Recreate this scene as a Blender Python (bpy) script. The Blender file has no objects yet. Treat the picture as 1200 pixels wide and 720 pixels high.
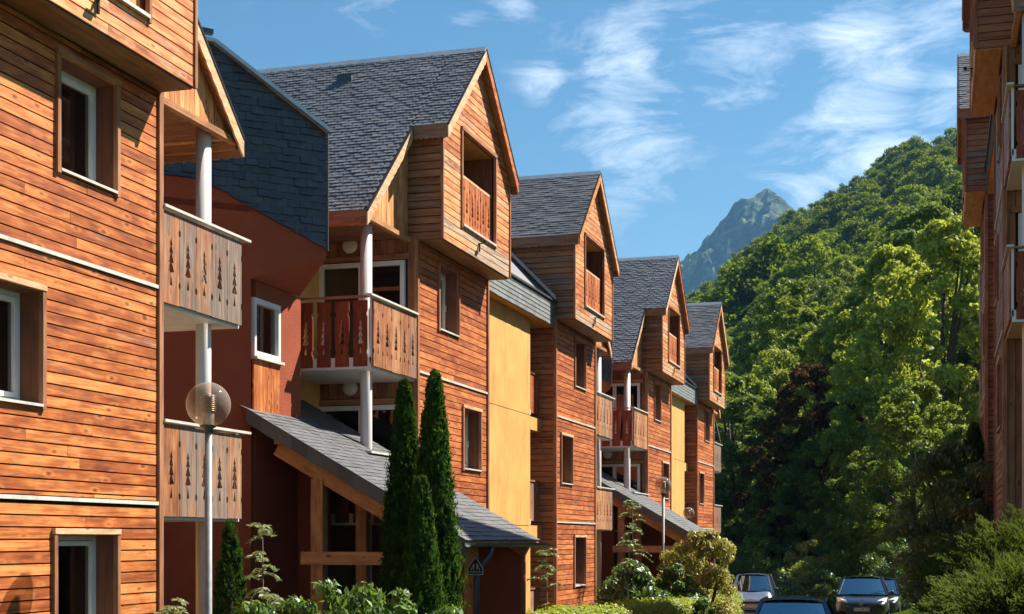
import bpy, bmesh, math, random
import numpy as np
from mathutils import Vector, Matrix, noise
R = math.radians
sc = bpy.context.scene
C = sc.collection
random.seed(7)

# ------------------------------------------------------------------ camera, sky, sun, exposure
EYE = 2.75
cam_d = bpy.data.cameras.new('camera')
cam_d.sensor_width = 36.0
cam_d.lens = 36.0 * 1691 / 1200
cam_d.shift_y = (632.5 - 360) / 1200
cam_d.clip_start = 0.1
cam_d.clip_end = 20000
cam = bpy.data.objects.new('camera', cam_d)
cam.location = (0, 0, EYE)
cam.rotation_euler = (R(90), 0, R(16.535))
C.objects.link(cam)
sc.camera = cam

SUN_AZ, SUN_EL = 44.0, 48.0
world = bpy.data.worlds.new('World')
sc.world = world
world.use_nodes = True
wn = world.node_tree
for n in list(wn.nodes): wn.nodes.remove(n)
def wnode(t, **k):
    n = wn.nodes.new(t)
    for a, b in k.items(): setattr(n, a, b)
    return n
sky = wnode('ShaderNodeTexSky', sky_type='NISHITA', sun_disc=False)
sky.sun_elevation = R(SUN_EL); sky.sun_rotation = R(SUN_AZ)
sky.air_density = 1.25; sky.dust_density = 0.25; sky.ozone_density = 3.0; sky.altitude = 900
tc = wnode('ShaderNodeTexCoord')
# thin cirrus: flatten the view direction on to a high horizontal layer, then fractal noise
sep = wnode('ShaderNodeSeparateXYZ'); wn.links.new(tc.outputs['Generated'], sep.inputs[0])
addz = wnode('ShaderNodeMath', operation='ADD'); wn.links.new(sep.outputs['Z'], addz.inputs[0]); addz.inputs[1].default_value = 0.12
mx = wnode('ShaderNodeMath', operation='MAXIMUM'); wn.links.new(addz.outputs[0], mx.inputs[0]); mx.inputs[1].default_value = 0.05
dx = wnode('ShaderNodeMath', operation='DIVIDE'); wn.links.new(sep.outputs['X'], dx.inputs[0]); wn.links.new(mx.outputs[0], dx.inputs[1])
dy = wnode('ShaderNodeMath', operation='DIVIDE'); wn.links.new(sep.outputs['Y'], dy.inputs[0]); wn.links.new(mx.outputs[0], dy.inputs[1])
cmb = wnode('ShaderNodeCombineXYZ'); wn.links.new(dx.outputs[0], cmb.inputs[0]); wn.links.new(dy.outputs[0], cmb.inputs[1])
def wmap(loc, rot, scl):
    m = wnode('ShaderNodeMapping'); m.inputs['Location'].default_value = loc
    m.inputs['Rotation'].default_value = rot; m.inputs['Scale'].default_value = scl
    wn.links.new(cmb.outputs[0], m.inputs[0]); return m
CL = (3.1, 0.4, 0.0)
def wmath(op, a, b=0.0, c=None):
    n = wnode('ShaderNodeMath', operation=op)
    for i, q in enumerate((a, b) if c is None else (a, b, c)):
        if isinstance(q, (int, float)): n.inputs[i].default_value = q
        else: wn.links.new(q, n.inputs[i])
    return n.outputs[0]
az = wmath('ARCTAN2', sep.outputs['X'], sep.outputs['Y'])
hz_ = wmath('SQRT', wmath('ADD', wmath('MULTIPLY', sep.outputs['X'], sep.outputs['X']), wmath('MULTIPLY', sep.outputs['Y'], sep.outputs['Y'])))
te = wmath('DIVIDE', sep.outputs['Z'], wmath('MAXIMUM', hz_, 0.02))
# cirrus patches: bearing and height of each, half widths, thickness
patches = [(-12.0, 0.300, 1.7, 0.046, .85), (-12.9, 0.268, 1.1, 0.024, .5), (-7.8, 0.328, 2.3, 0.028, .62), (-9.8, 0.352, 3.0, 0.020, .4), (-2.8, 0.300, 1.5, 0.056, .95),
           (-1.0, 0.345, 2.4, 0.032, .62), (-2.6, 0.262, 2.1, 0.022, .85), (-4.7, 0.236, 1.7, 0.012, .75), (0.3, 0.280, 2.0, 0.028, .65),
           (-15.2, 0.317, 0.75, 0.011, .8), (-18.4, 0.361, 0.8, 0.007, .75), (-16.4, 0.369, 0.8, 0.007, .7), (-21.6, 0.368, 2.2, 0.010, .45)]
cov = None
for a_, e_, sa_, se_, k_ in patches:
    u_ = wmath('MULTIPLY', wmath('SUBTRACT', az, R(a_)), 1 / R(sa_)); v_ = wmath('MULTIPLY', wmath('SUBTRACT', te, e_), 1 / se_)
    d_ = wmath('ADD', wmath('MULTIPLY', u_, u_), wmath('MULTIPLY', v_, v_))
    g_ = wmath('MULTIPLY', wmath('EXPONENT', wmath('MULTIPLY', d_, -0.30)), k_)
    cov = g_ if cov is None else wmath('MAXIMUM', cov, g_)
m1 = wmap((3.1, 0.4, 0), (0, 0, R(20)), (1, 1, 1))
n1 = wnode('ShaderNodeTexNoise'); n1.inputs['Scale'].default_value = 1.3; n1.inputs['Detail'].default_value = 3; wn.links.new(m1.outputs[0], n1.inputs['Vector'])
r1 = wnode('ShaderNodeValToRGB'); r1.color_ramp.elements[0].position = 0.52; r1.color_ramp.elements[1].position = 0.78; wn.links.new(n1.outputs[0], r1.inputs[0])
cov = wmath('MAXIMUM', cov, wmath('MULTIPLY', r1.outputs[0], 0.5))
ae = wnode('ShaderNodeCombineXYZ'); wn.links.new(az, ae.inputs[0]); wn.links.new(te, ae.inputs[1])
m2 = wnode('ShaderNodeMapping'); m2.inputs['Rotation'].default_value = (0, 0, R(-24)); m2.inputs['Scale'].default_value = (9.0, 24.0, 1); wn.links.new(ae.outputs[0], m2.inputs[0])
n2 = wnode('ShaderNodeTexNoise'); n2.inputs['Scale'].default_value = 1.4; n2.inputs['Detail'].default_value = 12; n2.inputs['Roughness'].default_value = 0.66
n2.inputs['Distortion'].default_value = 0.5; wn.links.new(m2.outputs[0], n2.inputs['Vector'])
th_ = wmath('SUBTRACT', wmath('ADD', n2.outputs[0], wmath('MULTIPLY', cov, 0.30)), 0.61)
cl_ = wmath('MULTIPLY', wmath('MINIMUM', wmath('MAXIMUM', wmath('MULTIPLY', th_, 2.9), 0.0), 1.0), wmath('MINIMUM', wmath('MULTIPLY', cov, 1.6), 1.0))
mul2 = wnode('ShaderNodeMath', operation='MULTIPLY'); wn.links.new(cl_, mul2.inputs[0]); mul2.inputs[1].default_value = 0.58
hsv = wnode('ShaderNodeHueSaturation'); hsv.inputs['Hue'].default_value = 0.492; hsv.inputs['Saturation'].default_value = 1.22; hsv.inputs['Value'].default_value = 0.93
wn.links.new(sky.outputs[0], hsv.inputs['Color'])
mixc = wnode('ShaderNodeMixRGB'); wn.links.new(mul2.outputs[0], mixc.inputs[0]); wn.links.new(hsv.outputs[0], mixc.inputs[1]); mixc.inputs[2].default_value = (15.0, 15.6, 16.2, 1)
bg = wnode('ShaderNodeBackground'); bg.inputs[1].default_value = 0.052; wn.links.new(mixc.outputs[0], bg.inputs[0])
wo = wnode('ShaderNodeOutputWorld'); wn.links.new(bg.outputs[0], wo.inputs[0])

sd = Vector((math.sin(R(SUN_AZ)) * math.cos(R(SUN_EL)), math.cos(R(SUN_AZ)) * math.cos(R(SUN_EL)), math.sin(R(SUN_EL))))
sun_l = bpy.data.lights.new('sun', 'SUN'); sun_l.energy = 5.0; sun_l.angle = R(0.5); sun_l.color = (1.0, 0.94, 0.84)
sun = bpy.data.objects.new('sun', sun_l); C.objects.link(sun)
sun.rotation_euler = sd.to_track_quat('Z', 'Y').to_euler()
sun.location = (20, 20, 40)
sc.view_settings.view_transform = 'Standard'
sc.view_settings.look = 'None'
sc.view_settings.gamma = 1
sc.view_settings.exposure = 1.2
sc.render.engine = 'CYCLES'
sc.cycles.use_denoising = True
sc.cycles.max_bounces = 6
sc.cycles.diffuse_bounces = 3
sc.cycles.transparent_max_bounces = 16
sc.cycles.volume_bounces = 0
sc.cycles.caustics_reflective = False
sc.cycles.caustics_refractive = False

# ------------------------------------------------------------------ materials
def mat(name):
    m = bpy.data.materials.new(name); m.use_nodes = True
    nt = m.node_tree; nt.nodes.clear()
    out = nt.nodes.new('ShaderNodeOutputMaterial')
    return m, nt, out
def nd(nt, t, ins=None, **k):
    n = nt.nodes.new(t)
    for a, b in k.items(): setattr(n, a, b)
    for a, b in (ins or {}).items():
        if isinstance(b, bpy.types.NodeSocket): nt.links.new(b, n.inputs[a])
        else: n.inputs[a].default_value = b
    return n
def ramp(nt, src, stops):
    r = nt.nodes.new('ShaderNodeValToRGB'); e = r.color_ramp.elements
    while len(e) < len(stops): e.new(0.5)
    for i, (p, c) in enumerate(stops):
        e[i].position = p; e[i].color = (c[0], c[1], c[2], 1) if not isinstance(c, (int, float)) else (c, c, c, 1)
    nt.links.new(src, r.inputs[0]); return r.outputs[0]
def mixrgb(nt, f, a, b, mode='MIX'):
    n = nd(nt, 'ShaderNodeMixRGB', {0: f, 1: a, 2: b}, blend_type=mode); return n.outputs[0]
def math_(nt, op, a, b=0.0):
    return nd(nt, 'ShaderNodeMath', {0: a, 1: b}, operation=op).outputs[0]
def c4(c): return (c[0], c[1], c[2], 1)

def wood(name, lo, mid, hi, grey=(0.30, 0.26, 0.22), rough=0.62, gscale=1.0, knots=True):
    """boards: grain runs along u of the board's own uv (metres); tone.r = the board's random, tone.g = how weathered"""
    m, nt, out = mat(name)
    uv = nd(nt, 'ShaderNodeUVMap', uv_map='uv').outputs[0]
    tone = nd(nt, 'ShaderNodeAttribute', attribute_name='tone')
    sp = nd(nt, 'ShaderNodeSeparateColor', {0: tone.outputs['Color']})
    rnd, wth = sp.outputs[0], sp.outputs[1]
    mp = nd(nt, 'ShaderNodeMapping', {'Vector': uv, 'Scale': (1.1 * gscale, 22 * gscale, 1)})
    wob = nd(nt, 'ShaderNodeTexNoise', {'Vector': mp.outputs[0], 'Scale': 1.0, 'Detail': 6.0, 'Roughness': 0.62, 'Distortion': 0.9})
    big = nd(nt, 'ShaderNodeTexNoise', {'Vector': nd(nt, 'ShaderNodeMapping', {'Vector': uv, 'Scale': (2.2, 7, 1)}).outputs[0], 'Scale': 1.0, 'Detail': 3.0})
    fine = nd(nt, 'ShaderNodeTexNoise', {'Vector': nd(nt, 'ShaderNodeMapping', {'Vector': uv, 'Scale': (9, 210, 1)}).outputs[0], 'Scale': 1.0, 'Detail': 2.0})
    f = math_(nt, 'ADD', math_(nt, 'MULTIPLY', wob.outputs[0], 0.62), math_(nt, 'MULTIPLY', big.outputs[0], 0.5))
    f = math_(nt, 'ADD', f, math_(nt, 'MULTIPLY', math_(nt, 'SUBTRACT', rnd, 0.5), 0.20))
    f = math_(nt, 'ADD', f, math_(nt, 'MULTIPLY', math_(nt, 'SUBTRACT', fine.outputs[0], 0.5), 0.16))
    col = ramp(nt, f, [(0.34, lo), (0.52, mid), (0.74, hi)])
    if knots:
        kv = nd(nt, 'ShaderNodeMapping', {'Vector': uv, 'Scale': (2.6, 6.5, 1)})
        vo = nd(nt, 'ShaderNodeTexVoronoi', {'Vector': kv.outputs[0], 'Scale': 1.0, 'Randomness': 1.0})
        k = ramp(nt, vo.outputs['Distance'], [(0.05, 1.0), (0.17, 0.0)])
        k = math_(nt, 'MULTIPLY', k, 0.72)
        col = mixrgb(nt, k, col, c4([v * 0.35 for v in lo]))
        ring = ramp(nt, vo.outputs['Distance'], [(0.10, 0.0), (0.22, 1.0), (0.36, 0.0)])
        col = mixrgb(nt, math_(nt, 'MULTIPLY', ring, 0.35), col, c4(hi))
    gn = nd(nt, 'ShaderNodeTexNoise', {'Vector': nd(nt, 'ShaderNodeMapping', {'Vector': uv, 'Scale': (1.0, 13, 1)}).outputs[0], 'Scale': 1.3, 'Detail': 5.0, 'Roughness': 0.7})
    gn = nd(nt, 'ShaderNodeMath', {0: gn.outputs[0], 1: 1.7, 2: -0.35}, operation='MULTIPLY_ADD')
    gf = math_(nt, 'ADD', gn.outputs[0], math_(nt, 'SUBTRACT', math_(nt, 'MULTIPLY', wth, 1.2), 0.62))
    pn = nd(nt, 'ShaderNodeTexNoise', {'Vector': nd(nt, 'ShaderNodeNewGeometry').outputs['Position'], 'Scale': 0.9, 'Detail': 5.0, 'Roughness': 0.65})
    gf = math_(nt, 'ADD', gf, math_(nt, 'MULTIPLY', math_(nt, 'SUBTRACT', pn.outputs[0], 0.5), 0.9))
    gf = ramp(nt, gf, [(0.40, 0.0), (0.66, 0.85)])
    gcol = ramp(nt, wob.outputs[0], [(0.3, [g * 0.45 for g in grey]), (0.7, [g * 1.5 for g in grey])])
    col = mixrgb(nt, gf, col, gcol)
    b = nd(nt, 'ShaderNodeBump', {'Strength': 0.35, 'Distance': 0.004, 'Height': math_(nt, 'ADD', fine.outputs[0], wob.outputs[0])})
    p = nd(nt, 'ShaderNodeBsdfPrincipled', {'Base Color': col, 'Roughness': rough, 'Normal': b.outputs[0]})
    p.inputs['Specular IOR Level'].default_value = 0.3
    nt.links.new(p.outputs[0], out.inputs[0]); return m

def plain(name, col, rough=0.6, metal=0.0, var=0.12, scale=3.0, bump=0.0, bscale=60.0, bdist=0.01, spec=0.4, dirt=None):
    m, nt, out = mat(name)
    pos = nd(nt, 'ShaderNodeNewGeometry').outputs['Position']
    n = nd(nt, 'ShaderNodeTexNoise', {'Vector': pos, 'Scale': scale, 'Detail': 5.0, 'Roughness': 0.6})
    c = ramp(nt, n.outputs[0], [(0.3, [v * (1 - var) for v in col]), (0.7, [min(1, v * (1 + var)) for v in col])])
    if dirt:
        d = nd(nt, 'ShaderNodeTexNoise', {'Vector': nd(nt, 'ShaderNodeMapping', {'Vector': pos, 'Scale': (3, 3, 0.6)}).outputs[0], 'Scale': 1.2, 'Detail': 7.0, 'Roughness': 0.7})
        c = mixrgb(nt, ramp(nt, d.outputs[0], [(0.5, 0.0), (0.75, 0.6)]), c, c4(dirt))
    ins = {'Base Color': c, 'Roughness': rough, 'Metallic': metal}
    if bump:
        bn = nd(nt, 'ShaderNodeTexNoise', {'Vector': pos, 'Scale': bscale, 'Detail': 4.0})
        ins['Normal'] = nd(nt, 'ShaderNodeBump', {'Strength': bump, 'Distance': bdist, 'Height': bn.outputs[0]}).outputs[0]
    p = nd(nt, 'ShaderNodeBsdfPrincipled', ins); p.inputs['Specular IOR Level'].default_value = spec
    nt.links.new(p.outputs[0], out.inputs[0]); return m

def slate_mat(name, a, b, rough=0.55, spec=0.5):
    m, nt, out = mat(name)
    pos = nd(nt, 'ShaderNodeNewGeometry').outputs['Position']
    tone = nd(nt, 'ShaderNodeAttribute', attribute_name='tone')
    sp = nd(nt, 'ShaderNodeSeparateColor', {0: tone.outputs['Color']})
    n = nd(nt, 'ShaderNodeTexNoise', {'Vector': pos, 'Scale': 9.0, 'Detail': 6.0, 'Roughness': 0.65})
    l = nd(nt, 'ShaderNodeTexNoise', {'Vector': pos, 'Scale': 0.7, 'Detail': 4.0})
    f = math_(nt, 'ADD', math_(nt, 'ADD', math_(nt, 'MULTIPLY', sp.outputs[0], 0.34), 0.13), math_(nt, 'MULTIPLY', n.outputs[0], 0.35))
    f = math_(nt, 'ADD', f, math_(nt, 'MULTIPLY', math_(nt, 'SUBTRACT', l.outputs[0], 0.5), 0.5))
    c = ramp(nt, f, [(0.15, a), (0.85, b)])
    bp = nd(nt, 'ShaderNodeBump', {'Strength': 0.5, 'Distance': 0.006, 'Height': n.outputs[0]})
    p = nd(nt, 'ShaderNodeBsdfPrincipled', {'Base Color': c, 'Roughness': rough, 'Normal': bp.outputs[0]})
    p.inputs['Specular IOR Level'].default_value = spec
    nt.links.new(p.outputs[0], out.inputs[0]); return m

def leaf_mat(name, dark, mid, light, trans=0.35, gloss=0.1, objvar=0.25, rough=0.45):
    m, nt, out = mat(name)
    tone = nd(nt, 'ShaderNodeAttribute', attribute_name='tone')
    sp = nd(nt, 'ShaderNodeSeparateColor', {0: tone.outputs['Color']})
    oi = nd(nt, 'ShaderNodeObjectInfo')
    f = math_(nt, 'ADD', sp.outputs[0], math_(nt, 'MULTIPLY', math_(nt, 'SUBTRACT', oi.outputs['Random'], 0.5), objvar * 2))
    c = ramp(nt, f, [(0.05, dark), (0.5, mid), (0.95, light)])
    d = nd(nt, 'ShaderNodeBsdfDiffuse', {'Color': c})
    tcol = mixrgb(nt, 0.5, c, (min(1, light[0] * 1.4), min(1, light[1] * 1.35), light[2] * 0.6, 1))
    t = nd(nt, 'ShaderNodeBsdfTranslucent', {'Color': tcol})
    mx_ = nd(nt, 'ShaderNodeMixShader', {0: trans, 1: d.outputs[0], 2: t.outputs[0]})
    g = nd(nt, 'ShaderNodeBsdfGlossy', {'Color': (1, 1, 1, 1), 'Roughness': rough})
    mg = nd(nt, 'ShaderNodeMixShader', {0: gloss * 0.35, 1: mx_.outputs[0], 2: g.outputs[0]})
    nt.links.new(mg.outputs[0], out.inputs[0]); return m

def glass_mat(name, tint=(0.02, 0.025, 0.03), rough=0.03, spec=1.0):
    # window pane: clear sheet that mirrors the sky at a slant and lets the dark room show
    m, nt, out = mat(name)
    fr = nd(nt, 'ShaderNodeFresnel', {'IOR': 1.52})
    tr = nd(nt, 'ShaderNodeBsdfTransparent', {'Color': (0.62, 0.66, 0.66, 1)})
    gl = nd(nt, 'ShaderNodeBsdfGlossy', {'Color': (1, 1, 1, 1), 'Roughness': rough})
    f = math_(nt, 'MINIMUM', math_(nt, 'ADD', math_(nt, 'MULTIPLY', fr.outputs[0], 1.3 * spec), 0.03), 1.0)
    s = nd(nt, 'ShaderNodeMixShader', {0: f, 1: tr.outputs[0], 2: gl.outputs[0]})
    nt.links.new(s.outputs[0], out.inputs[0]); return m

M = {}
M['clad'] = wood('larch_cladding', (0.19, 0.042, 0.011), (0.43, 0.110, 0.025), (0.80, 0.31, 0.085), grey=(0.36, 0.27, 0.19))
M['clad_far'] = wood('larch_cladding_red', (0.17, 0.036, 0.011), (0.41, 0.102, 0.027), (0.72, 0.25, 0.075), grey=(0.34, 0.24, 0.16))
M['box'] = wood('upper_cladding', (0.30, 0.080, 0.025), (0.58, 0.20, 0.062), (0.86, 0.46, 0.19), grey=(0.48, 0.38, 0.28))
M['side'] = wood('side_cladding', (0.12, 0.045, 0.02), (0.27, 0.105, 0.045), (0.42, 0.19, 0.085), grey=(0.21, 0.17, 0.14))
M['trim'] = wood('trim_wood', (0.15, 0.055, 0.025), (0.33, 0.13, 0.06), (0.50, 0.24, 0.12), grey=(0.32, 0.24, 0.18), knots=False)
M['barge'] = wood('barge_board', (0.34, 0.15, 0.065), (0.66, 0.37, 0.19), (0.85, 0.60, 0.36), grey=(0.55, 0.45, 0.34), knots=True)
M['rail'] = wood('weathered_board', (0.15, 0.050, 0.022), (0.38, 0.14, 0.055), (0.60, 0.31, 0.14), grey=(0.205, 0.17, 0.14))
M['railred'] = wood('stained_board', (0.13, 0.022, 0.008), (0.25, 0.045, 0.014), (0.36, 0.09, 0.03), grey=(0.25, 0.16, 0.1))
M['ply'] = wood('soffit_ply', (0.34, 0.17, 0.05), (0.55, 0.30, 0.09), (0.68, 0.42, 0.15), grey=(0.3, 0.2, 0.1), knots=False)
M['beam'] = wood('porch_timber', (0.22, 0.09, 0.035), (0.45, 0.20, 0.075), (0.62, 0.33, 0.15), grey=(0.32, 0.25, 0.18))
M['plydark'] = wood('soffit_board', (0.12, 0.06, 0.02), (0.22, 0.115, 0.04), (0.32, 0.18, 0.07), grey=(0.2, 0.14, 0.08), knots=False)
M['cladshade'] = wood('shaded_cladding', (0.09, 0.047, 0.026), (0.22, 0.125, 0.072), (0.36, 0.22, 0.13), grey=(0.21, 0.17, 0.14))  # browner, darker larch copy; the right row's shade is in the colour
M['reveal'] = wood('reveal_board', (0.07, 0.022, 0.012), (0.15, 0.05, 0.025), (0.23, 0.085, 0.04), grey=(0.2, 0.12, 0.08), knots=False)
M['back'] = plain('groove_dark', (0.02, 0.008, 0.005), 0.9)
M['dark'] = plain('dark_interior', (0.02, 0.018, 0.016), 0.9)
M['white'] = plain('white_paint', (0.78, 0.76, 0.72), 0.45, var=0.05, dirt=(0.5, 0.46, 0.40))
M['column'] = plain('column_paint', (0.72, 0.66, 0.62), 0.4, var=0.05, dirt=(0.52, 0.45, 0.40))
M['strip'] = plain('flashing_strip', (0.66, 0.62, 0.54), 0.4, var=0.15, scale=8, dirt=(0.35, 0.28, 0.2))
M['red'] = plain('oxblood_render', (0.34, 0.074, 0.029), 0.85, var=0.10, scale=2.0, bump=1.0, bscale=55, bdist=0.02, spec=0.25)
M['redsm'] = plain('oxblood_smooth', (0.33, 0.070, 0.027), 0.8, var=0.10, scale=2.0, bump=0.3, bscale=90, bdist=0.006, spec=0.25)
M['yellow'] = plain('ochre_panel', (0.70, 0.385, 0.11), 0.75, var=0.13, scale=1.6, bump=0.2, bscale=110, bdist=0.004, spec=0.25, dirt=(0.44, 0.22, 0.06))
M['slate'] = slate_mat('roof_slate', (0.060, 0.060, 0.065), (0.20, 0.197, 0.208))
M['slate2'] = slate_mat('hung_slate', (0.018, 0.020, 0.024), (0.062, 0.066, 0.074), 0.45, 0.6)
M['slate3'] = slate_mat('pale_slate', (0.12, 0.13, 0.13), (0.30, 0.31, 0.30), 0.6, 0.4)
M['slate4'] = slate_mat('porch_slate', (0.055, 0.055, 0.058), (0.15, 0.148, 0.15), 0.6, 0.4)
M['zinc'] = plain('zinc', (0.46, 0.47, 0.48), 0.42, 0.6, var=0.15, scale=5)
M['hook'] = plain('hook_steel', (0.75, 0.76, 0.78), 0.28, 0.8)
M['gutter'] = plain('dark_zinc', (0.10, 0.10, 0.105), 0.45, 0.6, var=0.2)
M['pole'] = plain('galvanised', (0.24, 0.24, 0.23), 0.6, 0.35, var=0.18, scale=14, dirt=(0.22, 0.2, 0.16))
M['iron'] = plain('dark_iron', (0.03, 0.027, 0.025), 0.5, 0.4)
M['alu'] = plain('alu_louvre', (0.62, 0.60, 0.52), 0.35, 0.6)
M['glass'] = glass_mat('window_glass')
M['curtain'] = plain('curtain', (0.24, 0.12, 0.09), 0.9, var=0.4, scale=12)
M['lampdisc'] = plain('opal_disc', (0.70, 0.66, 0.62), 0.35, var=0.03)
def globe_mat():
    m, nt, out = mat('globe_acrylic')
    lw = nd(nt, 'ShaderNodeLayerWeight', {'Blend': 0.35})
    tr = nd(nt, 'ShaderNodeBsdfTransparent', {'Color': (0.80, 0.69, 0.58, 1)})
    gl = nd(nt, 'ShaderNodeBsdfPrincipled', {'Base Color': (0.72, 0.62, 0.52, 1), 'Roughness': 0.08})
    f = ramp(nt, lw.outputs['Facing'], [(0.0, 0.13), (0.6, 0.26), (1.0, 0.85)])
    s = nd(nt, 'ShaderNodeMixShader', {0: f, 1: tr.outputs[0], 2: gl.outputs[0]})
    nt.links.new(s.outputs[0], out.inputs[0]); return m
M['globe'] = globe_mat()
M['asphalt'] = plain('asphalt', (0.055, 0.053, 0.05), 0.9, var=0.25, scale=2, bump=0.6, bscale=180, bdist=0.01)
M['kerb'] = plain('kerb_stone', (0.30, 0.29, 0.27), 0.85, var=0.2, scale=6, bump=0.3, bscale=70)
M['line'] = plain('road_paint', (0.75, 0.75, 0.72), 0.7, var=0.12, scale=9)
M['bark'] = plain('bark', (0.07, 0.052, 0.038), 0.9, var=0.45, scale=9, bump=0.8, bscale=25, bdist=0.03)
M['twig'] = plain('twig', (0.14, 0.07, 0.045), 0.8, var=0.3)
M['grass'] = leaf_mat('grass_blades', (0.03, 0.06, 0.010), (0.07, 0.13, 0.02), (0.15, 0.22, 0.04), 0.4, 0.05)
M['rubber'] = plain('rubber', (0.02, 0.02, 0.02), 0.8)
M['rim'] = plain('alloy', (0.5, 0.5, 0.52), 0.3, 0.8)
M['plate'] = plain('number_plate', (0.72, 0.70, 0.62), 0.5, var=0.05)
M['black'] = plain('black_plastic', (0.02, 0.02, 0.022), 0.45)
M['chrome'] = plain('chrome', (0.8, 0.8, 0.82), 0.15, 1.0, var=0.02)

def ground_mat():
    m, nt, out = mat('meadow_ground')
    pos = nd(nt, 'ShaderNodeNewGeometry').outputs['Position']
    a = nd(nt, 'ShaderNodeTexNoise', {'Vector': pos, 'Scale': 0.5, 'Detail': 8.0, 'Roughness': 0.7})
    b = nd(nt, 'ShaderNodeTexNoise', {'Vector': pos, 'Scale': 14.0, 'Detail': 5.0})
    c = ramp(nt, a.outputs[0], [(0.3, (0.035, 0.055, 0.014)), (0.5, (0.06, 0.10, 0.02)), (0.7, (0.10, 0.13, 0.035))])
    c = mixrgb(nt, ramp(nt, b.outputs[0], [(0.35, 0.0), (0.7, 0.5)]), c, (0.03, 0.035, 0.012, 1))
    bp = nd(nt, 'ShaderNodeBump', {'Strength': 0.8, 'Distance': 0.05, 'Height': b.outputs[0]})
    p = nd(nt, 'ShaderNodeBsdfPrincipled', {'Base Color': c, 'Roughness': 0.95, 'Normal': bp.outputs[0]})
    nt.links.new(p.outputs[0], out.inputs[0]); return m
M['ground'] = ground_mat()
def rock_mat():
    m, nt, out = mat('mountain_rock')
    g = nd(nt, 'ShaderNodeNewGeometry'); pos = g.outputs['Position']
    sepn = nd(nt, 'ShaderNodeSeparateXYZ', {0: g.outputs['Normal']})
    a = nd(nt, 'ShaderNodeTexNoise', {'Vector': pos, 'Scale': 0.02, 'Detail': 10.0, 'Roughness': 0.7})
    b = nd(nt, 'ShaderNodeTexNoise', {'Vector': pos, 'Scale': 0.006, 'Detail': 5.0, 'Roughness': 0.6})
    s = nd(nt, 'ShaderNodeSeparateXYZ', {0: pos})
    rock = ramp(nt, a.outputs[0], [(0.38, (0.018, 0.022, 0.026)), (0.52, (0.06, 0.065, 0.06)), (0.68, (0.26, 0.25, 0.21))])
    grass = ramp(nt, a.outputs[0], [(0.38, (0.014, 0.035, 0.014)), (0.52, (0.07, 0.12, 0.025)), (0.70, (0.24, 0.30, 0.07))])
    f = math_(nt, 'ADD', math_(nt, 'MULTIPLY', sepn.outputs[2], 1.0), math_(nt, 'MULTIPLY', math_(nt, 'SUBTRACT', b.outputs[0], 0.5), 2.4))
    f = math_(nt, 'SUBTRACT', f, math_(nt, 'MULTIPLY', s.outputs[2], 0.0006))
    c = mixrgb(nt, ramp(nt, f, [(0.12, 0.0), (0.30, 1.0)]), rock, grass)
    bp = nd(nt, 'ShaderNodeBump', {'Strength': 1.0, 'Distance': 14.0, 'Height': a.outputs[0]})
    p = nd(nt, 'ShaderNodeBsdfPrincipled', {'Base Color': c, 'Roughness': 0.95, 'Normal': bp.outputs[0]})
    nt.links.new(p.outputs[0], out.inputs[0]); return m
M['rock'] = rock_mat()

def paint(name, col, metal=0.35):
    m, nt, out = mat(name)
    pos = nd(nt, 'ShaderNodeNewGeometry').outputs['Position']
    n = nd(nt, 'ShaderNodeTexNoise', {'Vector': pos, 'Scale': 3.0, 'Detail': 6.0})
    c = ramp(nt, n.outputs[0], [(0.3, [v * 0.9 for v in col]), (0.7, [v * 1.1 for v in col])])
    p = nd(nt, 'ShaderNodeBsdfPrincipled', {'Base Color': c, 'Roughness': 0.32, 'Metallic': metal})
    p.inputs['Coat Weight'].default_value = 1.0; p.inputs['Coat Roughness'].default_value = 0.04
    nt.links.new(p.outputs[0], out.inputs[0]); return m

# ------------------------------------------------------------------ mesh helpers
def tag(o, label=None, cat=None, group=None, kind=None):
    if label: o['label'] = label
    if cat: o['category'] = cat
    if group: o['group'] = group
    if kind: o['kind'] = kind
    return o
def empty(name, loc, rz=0.0):
    o = bpy.data.objects.new(name, None); o.location = loc; o.rotation_euler = (0, 0, rz)
    o.empty_display_size = 0.3; C.objects.link(o); return o

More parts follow.
